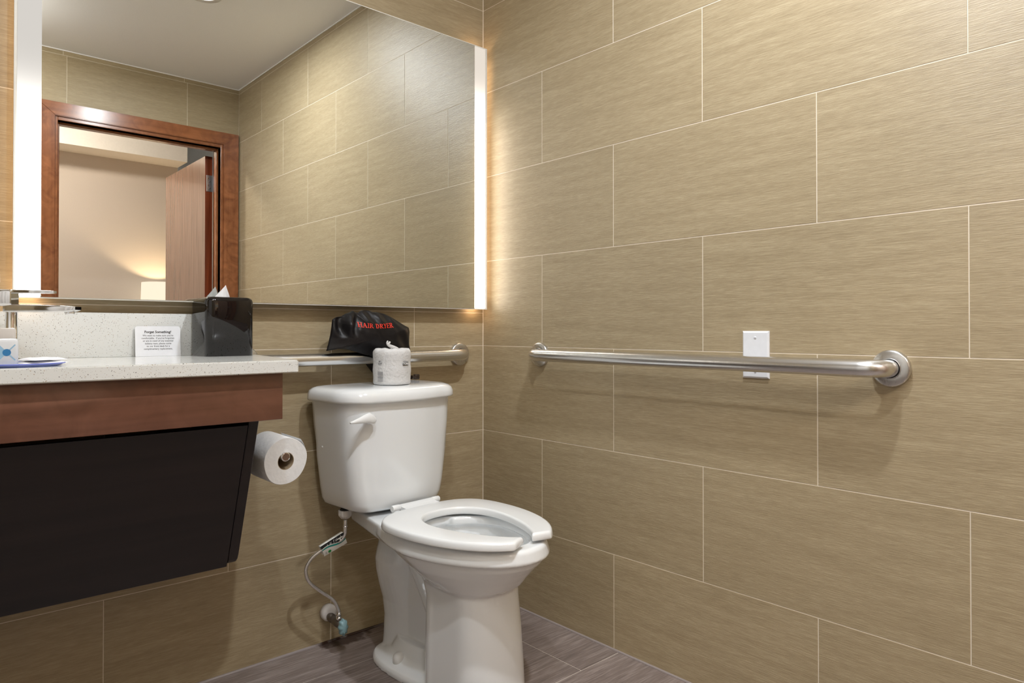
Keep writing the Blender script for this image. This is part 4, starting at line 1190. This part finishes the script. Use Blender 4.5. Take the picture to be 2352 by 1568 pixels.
# paper tag folded over the hose
A0, A1 = Vector((-0.6265, -0.1300, 0.3590)), Vector((-0.6895, -0.1150, 0.3270))
hd = (A1 - A0); Lh = hd.length; hd.normalize(); dn = Vector((0.45, -0.05, -0.86)); dn = (dn - hd * dn.dot(hd)).normalized(); nv = hd.cross(dn).normalized()
if nv.y > 0: nv = -nv
def tagp(s, t_, lift=0.0):   # s along hose 0..1 (upper right to lower left), t down 0..1
    return A0 + hd * (Lh * s) + dn * (t_ * (0.040 - 0.003 * s)) + nv * lift - dn * 0.006 + Vector((0, 0.010 * t_ * t_, 0))
def tag_strip(ta, tb, mat, lift, name, n=24, s0=0.0, s1=1.0, par=None):
    bm = bmesh.new(); a = [bm.verts.new(tagp(s0 + (s1 - s0) * k / n, ta(s0 + (s1 - s0) * k / n), lift)) for k in range(n + 1)]
    b = [bm.verts.new(tagp(s0 + (s1 - s0) * k / n, tb(s0 + (s1 - s0) * k / n), lift)) for k in range(n + 1)]
    for k in range(n): bm.faces.new((a[k], a[k + 1], b[k + 1], b[k]))
    return S(name, bm, mat, par=None) if par is None else par_obj(name, bm, mat, par)
def par_obj(name, bm, mat, par):
    return mesh_obj(name, bm, mat, par, recalc=False)
wavef = lambda s: 0.50 + 0.10 * math.sin(2 * PI * (s * 0.95 + 0.02)) - 0.10 * s
bm = bmesh.new(); n = 24
a = [[bm.verts.new(tagp(k / n, t_, lf)) for k in range(n + 1)] for (t_, lf) in ((0.0, -0.0002), (0.25, 0), (0.5, 0), (0.75, 0), (1.0, 0))]
for i in range(4):
    for k in range(n): bm.faces.new((a[i][k], a[i][k + 1], a[i + 1][k + 1], a[i + 1][k]))
bk = [[bm.verts.new(tagp(k / n, t_, 0) + Vector((0, 0.012, 0))) for k in range(n + 1)] for t_ in (0.0, 0.5, 0.95)]
for i in range(2):
    for k in range(n): bm.faces.new((bk[i][k], bk[i][k + 1], bk[i + 1][k + 1], bk[i + 1][k]))
for k in range(n): bm.faces.new((a[0][k], a[0][k + 1], bk[0][k + 1], bk[0][k]))
pt = S('paper_tag', bm, M['cream']); pt['label'] = 'folded paper tag, black above and cream below a green wave'
tag_strip(lambda s: 0.0, lambda s: wavef(s) - 0.10, M['ink'], 0.0004, 'black_band', par=pt)
tag_strip(lambda s: wavef(s) - 0.02, lambda s: wavef(s) + 0.055 + 0.07 * math.sin(PI * s), M['teal'], 0.0004, 'green_wave', par=pt)
bm = bmesh.new()
for (s, t_, w_, h_) in ((0.13, 0.08, 0.012, 0.10), (0.17, 0.24, 0.05, 0.16), (0.30, 0.10, 0.012, 0.14), (0.36, 0.12, 0.012, 0.20), (0.42, 0.10, 0.030, 0.05), (0.45, 0.13, 0.012, 0.20), (0.56, 0.12, 0.012, 0.22), (0.60, 0.14, 0.020, 0.20), (0.72, 0.14, 0.020, 0.12)):
    bm.faces.new([bm.verts.new(tagp(s + dx, t_ + dy, 0.0008)) for dx, dy in ((0, 0), (w_, 0), (w_ + 0.02, h_), (0.02, h_))])
par_obj('lettering', bm, M['whiteink'], pt)
bm = bmesh.new(); c0 = [tagp(0.74 + 0.065 * math.cos(2 * PI * k / 24), 0.80 + 0.125 * math.sin(2 * PI * k / 24), 0.0007) for k in range(24)]; bm.faces.new([bm.verts.new(p) for p in c0])
par_obj('green_emblem', bm, M['green'], pt)
bm = bmesh.new()
for k in range(3):
    bm.faces.new([bm.verts.new(tagp(0.86 + 0.018 * k + dx, 0.66 + dy, 0.0007)) for dx, dy in ((0, 0), (0.008, 0), (0.008, 0.24), (0, 0.24))])
par_obj('small_print', bm, M['greyink'], pt)['kind'] = 'stuff'

# ------------------------------------------------------------------ wrapped spare roll on the tank lid
SX, SY, SZ = -0.4885, -0.166, 0.7870
sr = thing('wrapped_toilet_roll', 'paper-wrapped spare toilet roll standing on the tank lid', 'toilet roll', (SX, SY, SZ))
bm = bmesh.new(); RW, HW = 0.0540, 0.1055
prof = [(0.046, 0.0), (0.0525, 0.0012), (0.0545, 0.006)] + [(0.0545 - 0.0008 * math.sin(k), 0.006 + 0.09 * k / 12) for k in range(1, 13)] + [(0.0528, 0.1010), (0.0490, 0.1045), (0.040, 0.1058), (0.026, 0.1050), (0.012, 0.1000), (0.002, 0.0985)]
add_lathe(bm, prof, (0, 0, 0), (0, 0, 1), 96)
for v in bm.verts:
    nrm = Vector((v.co.x, v.co.y, 0)); r = nrm.length
    if r > 0.003:
        k = noise.noise(Vector((v.co.x * 60, v.co.y * 60, v.co.z * 45))) * 0.0007
        a = math.atan2(v.co.y, v.co.x)
        if v.co.z > 0.098: v.co.z += 0.0022 * math.sin(a * 9) * (r / 0.05) * (1 if r < 0.05 else 0.3)
        v.co.x += v.co.x / r * (k + 0.0010); v.co.y += v.co.y / r * (k + 0.0010)
wrp = mesh_obj('wrapper', bm, M['wrap'], sr, True)
bm = bmesh.new()
tp = catmull([(0.020, 0.0, 0.1040), (0.006, -0.004, 0.1085), (-0.008, -0.006, 0.1130), (-0.018, -0.008, 0.1170), (-0.0225, -0.008, 0.1230), (-0.019, -0.008, 0.1290)], 5)
add_tube(bm, tp, [0.0022 + 0.0030 * math.sin(PI * min(1, k / len(tp) + 0.25)) for k in range(len(tp))], 10)
add_tube(bm, catmull([(-0.020, -0.008, 0.1190), (-0.015, -0.0085, 0.1225), (-0.0125, -0.009, 0.1270)], 4), [0.0035] * 5 + [0.0030] * 3 + [0.002], 8)
mesh_obj('twisted_end', bm, M['wrap'], sr, True)
# facing direction of the camera from the roll
base = math.atan2(CYY - SY, CX - SX)
def cyl(c, a0, z0, rr_=0.0574): return Vector((rr_ * math.cos(a0 + c.x / rr_), rr_ * math.sin(a0 + c.x / rr_), z0 + c.y))
def poly_cyl(bmx, pts, a0, z0, rr_=0.0574): bmx.faces.new([bmx.verts.new(cyl(Vector((x, y, 0)), a0, z0, rr_)) for x, y in pts])
bm = bmesh.new(); aL = base - math.asin(0.62) + 0.02      # left group (recycling mark, barcode)
ringn = 32
for k in range(ringn):
    a, b_ = 2 * PI * k / ringn, 2 * PI * (k + 1) / ringn
    poly_cyl(bm, [(0.0072 * math.cos(a), 0.0072 * math.sin(a)), (0.0072 * math.cos(b_), 0.0072 * math.sin(b_)), (0.0066 * math.cos(b_), 0.0066 * math.sin(b_)), (0.0066 * math.cos(a), 0.0066 * math.sin(a))], aL, 0.0650)
for k in range(3):
    t0 = PI / 2 + 2 * PI * k / 3
    def rp(x, y): return (x * math.cos(t0) - y * math.sin(t0), x * math.sin(t0) + y * math.cos(t0))
    poly_cyl(bm, [rp(0.0022, -0.0026), rp(0.0046, -0.0014), rp(0.0046, 0.0010), rp(0.0022, 0.0003)], aL, 0.0650)
    poly_cyl(bm, [rp(0.0050, 0.0002), rp(0.0050, 0.0036), rp(0.0022, 0.0024)], aL, 0.0650)
mesh_obj('recycling_mark', bm, M['ink'], wrp, recalc=False)
bm = bmesh.new()
rb = random.Random(5)
zz = 0.0110
while zz < 0.0400:
    h_ = rb.choice((0.0004, 0.0008, 0.0013, 0.0018)); poly_cyl(bm, [(-0.0085, zz), (0.0105, zz), (0.0105, zz + h_), (-0.0085, zz + h_)], aL, 0.0)
    zz += h_ + rb.choice((0.0005, 0.0008, 0.0012))
mesh_obj('barcode', bm, M['greyink'], wrp, recalc=False)
bm = bmesh.new()
for z_ in (0.0500, 0.0470): poly_cyl(bm, [(-0.0075, z_), (0.0065, z_), (0.0065, z_ + 0.0006), (-0.0075, z_ + 0.0006)], aL, 0.0)
for j in range(7):
    z_ = 0.018 + 0.011 * j; poly_cyl(bm, [(-0.0020, z_), (0.0014, z_), (0.0014, z_ + 0.0016), (-0.0020, z_ + 0.0016)], aL - 0.62, 0.0)
mesh_obj('small_print', bm, M['greyink'], wrp, recalc=False)['kind'] = 'stuff'
aR = base + math.asin(0.70)
bm = bmesh.new()
poly_cyl(bm, [(-0.0105, 0.0580), (-0.003, 0.0580), (0.004, 0.0580), (0.0128, 0.0580), (0.0128, 0.0668), (0.004, 0.0668), (-0.003, 0.0668), (-0.0105, 0.0668)], aR, 0.0)
for k in range(8):
    x0_ = -0.0095 + 0.0026 * k; x1_ = x0_ + 0.0026
    f1 = lambda x: 0.0685 + 0.0010 * math.sin((x + 0.0095) * 300)
    poly_cyl(bm, [(x0_, f1(x0_)), (x1_, f1(x1_)), (x1_, f1(x1_) + 0.0009), (x0_, f1(x0_) + 0.0009)], aR, 0.0)
lg = mesh_obj('logo_band', bm, M['ink'], wrp, recalc=False)
bm = bmesh.new(); merge_into(bm, text_bm('TORK', 0.0088, 'CENTER', 0.0003), lambda c: cyl(c + Vector((0.0008, 0, 0)), aR, 0.0596, 0.0580)); mesh_obj('lettering', bm, M['whiteink'], wrp, recalc=False)
bm = bmesh.new(); merge_into(bm, text_bm('Advanced', 0.0052, 'CENTER'), lambda c: cyl(c, aR, 0.0515, 0.0576)); mesh_obj('lettering', bm, M['greyink'], wrp, recalc=False)

# ------------------------------------------------------------------ hair dryer bag draped on the back grab bar
def unproj(u, v, y):
    F = Vector((math.sin(YAW) * math.cos(PITCH), math.cos(YAW) * math.cos(PITCH), math.sin(PITCH))); Rr = Vector((math.cos(YAW), -math.sin(YAW), 0)); Uu = Rr.cross(F)
    d = F + Rr * ((u - 1176) / CF) + Uu * ((CY - v) / CF); t_ = (y - CYY) / d.y
    return (CX + d.x * t_, CZ + d.z * t_)
# outline measured once from the photograph at the bag's own distance from the wall (y = -0.085), metres
SIL = [(750, 806), (755, 792), (760, 770), (763, 750), (765, 733), (773, 728), (785, 726), (795, 720), (803, 717), (811, 713), (818, 717), (824, 718), (830, 713), (838, 712), (849, 713), (856, 716), (868, 717), (882, 720), (898, 727), (914, 737), (930, 747), (940, 752), (942, 762), (941, 778), (941, 790), (944, 806), (938, 826), (915, 836), (885, 834), (865, 824), (850, 817), (830, 812), (812, 806), (795, 802), (778, 801), (763, 804)]
SILP = [unproj(u, v, -0.085) for u, v in SIL]
BX, BZ2 = -0.495, 0.925
bg = thing('hair_dryer_bag', 'black satin drawstring bag lettered HAIR DRYER, resting on the back grab bar', 'bag', (BX, -0.08, 0.86))
edge = resample([Vector((x, 0, z)) for x, z in SILP], 220)
cen = Vector((BX, 0, BZ2)); NRG = 26
def front_y(x, z, t_):
    dome = (1 - t_ ** 2.6)
    y = -0.082 - 0.030 * dome
    # gathered folds radiating at the upper left, softer elsewhere
    a = math.atan2(z - (BZ2 - 0.03), x - (BX - 0.06)); rr3 = math.hypot(x - (BX - 0.06), z - (BZ2 - 0.03))
    wleft = max(0.0, min(1.0, ((BX - 0.058) - x) / 0.04)) * max(0.0, min(1.0, (z - 0.925) / 0.03))
    y += dome ** 0.4 * wleft * 0.020 * math.sin(a * 8.5 + rr3 * 75)
    wtop = max(0.0, min(1.0, (z - 0.955) / 0.03)) * (1 - wleft)
    y += dome ** 0.4 * wtop * 0.0062 * math.sin((x - BX) * 125 + (z - BZ2) * 70)
    wr_ = max(0.0, min(1.0, (x - (BX + 0.05)) / 0.05))
    y += dome ** 0.5 * wr_ * 0.0050 * math.sin((x - BX) * 90 + (z - BZ2) * 75 + 0.8)
    y += 0.0028 * dome * noise.noise(Vector((x * 22, z * 22, 1.7))) + 0.0012 * dome * noise.noise(Vector((x * 70, z * 70, 4.1)))
    return y
def back_y(z, t_):
    k = max(0.0, min(1.0, (z - 0.886) / 0.012))
    return (-0.0795) * (1 - k) + (-0.030 - 0.045 * t_ ** 4) * k
bm = bmesh.new(); fr_, bk_ = [], []
for i in range(1, NRG + 1):
    t_ = i / NRG; f_, b_ = [], []
    for p in edge:
        q = cen.lerp(p, t_ ** 0.9)
        fy = front_y(q.x, q.z, t_ ** 0.9); by = max(back_y(q.z, t_ ** 0.9), fy + 0.0015)
        f_.append(bm.verts.new((q.x - BX, fy + 0.08, q.z - 0.86)))
        b_.append(bm.verts.new((q.x - BX, by + 0.08, q.z - 0.86)) if i < NRG else None)
    fr_.append(f_); bk_.append(b_)
bk_[-1] = fr_[-1]
cf = bm.verts.new((0, front_y(BX, BZ2, 0) + 0.08, BZ2 - 0.86)); cb_ = bm.verts.new((0, back_y(BZ2, 0) + 0.08, BZ2 - 0.86)); ne = len(edge)
for ring_, cc in ((fr_, cf), (bk_, cb_)):
    for i in range(NRG - 1):
        for j in range(ne):
            q = (ring_[i][j], ring_[i][(j + 1) % ne], ring_[i + 1][(j + 1) % ne], ring_[i + 1][j])
            bm.faces.new(q)
    for j in range(ne): bm.faces.new((cc, ring_[0][(j + 1) % ne], ring_[0][j]))
bmesh.ops.recalc_face_normals(bm, faces=bm.faces)
tree = BVHTree.FromBMesh(bm)
cloth = mesh_obj('cloth', bm, M['blackcloth'], bg, True)
# serif stroke letters, embroidered
def bar_(x0, y0, x1, y1, w_):
    d = Vector((x1 - x0, y1 - y0)); n_ = Vector((-d.y, d.x)).normalized() * w_ / 2
    return [(x0 - n_.x, y0 - n_.y), (x1 - n_.x, y1 - n_.y), (x1 + n_.x, y1 + n_.y), (x0 + n_.x, y0 + n_.y)]
TH, TN, SF = 0.135, 0.075, 0.065
def serif(x, y, w_=0.34): return bar_(x - w_ / 2, y, x + w_ / 2, y, SF)
def arc(cx_, cy_, rx, ry, a0, a1, w_, n_=8):
    out = []
    for k in range(n_):
        a, b_ = a0 + (a1 - a0) * k / n_, a0 + (a1 - a0) * (k + 1) / n_
        out.append([(cx_ + rx * math.cos(a), cy_ + ry * math.sin(a)), (cx_ + rx * math.cos(b_), cy_ + ry * math.sin(b_)), (cx_ + (rx - w_) * math.cos(b_), cy_ + (ry - w_ * 0.5) * math.sin(b_)), (cx_ + (rx - w_) * math.cos(a), cy_ + (ry - w_ * 0.5) * math.sin(a))])
    return out
GL = {
    'H': (0.80, [bar_(.18, 0, .18, 1, TH), bar_(.62, 0, .62, 1, TH), bar_(.18, .5, .62, .5, TN), serif(.18, .03), serif(.18, .97), serif(.62, .03), serif(.62, .97)]),
    'A': (0.80, [bar_(.14, 0, .40, 1, TN), bar_(.66, 0, .40, 1, TH), bar_(.24, .35, .56, .35, TN), serif(.14, .03, .28), serif(.66, .03, .30)]),
    'I': (0.42, [bar_(.21, 0, .21, 1, TH), serif(.21, .03), serif(.21, .97)]),
    'R': (0.80, [bar_(.18, 0, .18, 1, TH), serif(.18, .03), bar_(.05, .97, .4, .97, SF), bar_(.18, .50, .42, .50, SF), bar_(.38, .5, .68, .03, TH), serif(.70, .03, .22)] + arc(.38, .735, .26, .25, -PI / 2, PI / 2, .15)),
    'D': (0.82, [bar_(.18, 0, .18, 1, TH), bar_(.05, .03, .40, .03, SF), bar_(.05, .97, .40, .97, SF)] + arc(.36, .5, .36, .50, -PI / 2, PI / 2, .16, 12)),
    'Y': (0.76, [bar_(.38, 0, .38, .48, TH), bar_(.38, .46, .12, 1, TH), bar_(.38, .46, .64, 1, TN), serif(.38, .03), serif(.12, .97, .28), serif(.64, .97, .26)]),
    'E': (0.72, [bar_(.18, 0, .18, 1, TH), bar_(.05, .03, .62, .03, SF), bar_(.05, .97, .60, .97, SF), bar_(.18, .5, .46, .5, SF), bar_(.62, 0, .62, .22, TN), bar_(.60, .80, .60, 1, TN), bar_(.46, .40, .46, .60, SF)])}
bm = bmesh.new(); text = 'HAIR DRYER'; totw = sum(GL[c][0] if c != ' ' else 0.45 for c in text)
pL, pR = unproj(825, 752, -0.11), unproj(906, 752.5, -0.11); szx = (pR[0] - pL[0]) / totw; szy = 0.0150
xcur = 0.0
for c in text:
    if c == ' ': xcur += 0.45; continue
    adv, polys = GL[c]
    for pl_ in polys:
        vs_ = []
        for (px, py) in pl_:
            fx = (xcur + px) / totw
            x = pL[0] + fx * (pR[0] - pL[0]); z = pL[1] + fx * (pR[1] - pL[1]) + py * szy * (1 - 0.12 * math.sin(PI * fx)) + 0.002 - 0.0035 * math.sin(PI * fx) - 0.001 * fx
            hit = tree.ray_cast(Vector((x - BX, -0.5, z - 0.86)), Vector((0, 1, 0)))
            yy = hit[0].y - 0.0020 if hit[0] else -0.03
            vs_.append(bm.verts.new((x - BX, yy, z - 0.86)))
        bm.faces.new(vs_)
    xcur += adv
o = mesh_obj('lettering', bm, M['redthread'], bg, recalc=False); o['label'] = 'red embroidered HAIR DRYER lettering'
# tail and drawcord with cord lock, hanging behind the bar on to the lid
t0 = unproj(846, 838, -0.03); t1 = unproj(868, 838, -0.03); t2 = unproj(862, 856, -0.03)
bm = bmesh.new(); add_loft(bm, [[(x - BX, y + 0.08, z - 0.86) for x, z in ((t0[0] - 0.012, 0.888), (t1[0] + 0.02, 0.888), (t1[0] + 0.02, t2[1] - 0.004), (t2[0], t2[1] - 0.002), (t0[0], t0[1] + 0.002))] for y in (-0.034, -0.014)])
mesh_obj('bag_tail', bm, M['blackcloth'], bg)
q0 = unproj(957, 862, -0.05)
bm = bmesh.new(); add_tube(bm, catmull([(t2[0] + 0.02 - BX, -0.028 + 0.08, 0.83 - 0.86), (t2[0] + 0.05 - BX, -0.030 + 0.08, 0.80 - 0.86), (q0[0] - 0.03 - BX, -0.035 + 0.08, 0.7905 - 0.86), (q0[0] - BX, -0.042 + 0.08, 0.7915 - 0.86)], 6), 0.0022, 8); mesh_obj('drawcord', bm, M['blackcloth'], bg, True)
bm = bmesh.new(); add_box(bm, q0[0] - 0.009 - BX, q0[0] + 0.009 - BX, -0.056 + 0.08, -0.040 + 0.08, 0.7873 - 0.86, 0.8035 - 0.86, 0.003, 2); add_tube(bm, [(q0[0] - 0.018 - BX, -0.048 + 0.08, 0.795 - 0.86), (q0[0] - 0.007 - BX, -0.048 + 0.08, 0.795 - 0.86)], 0.006, 12)
smooth_angle(mesh_obj('cord_lock', bm, M['blackplastic'], bg), 50)
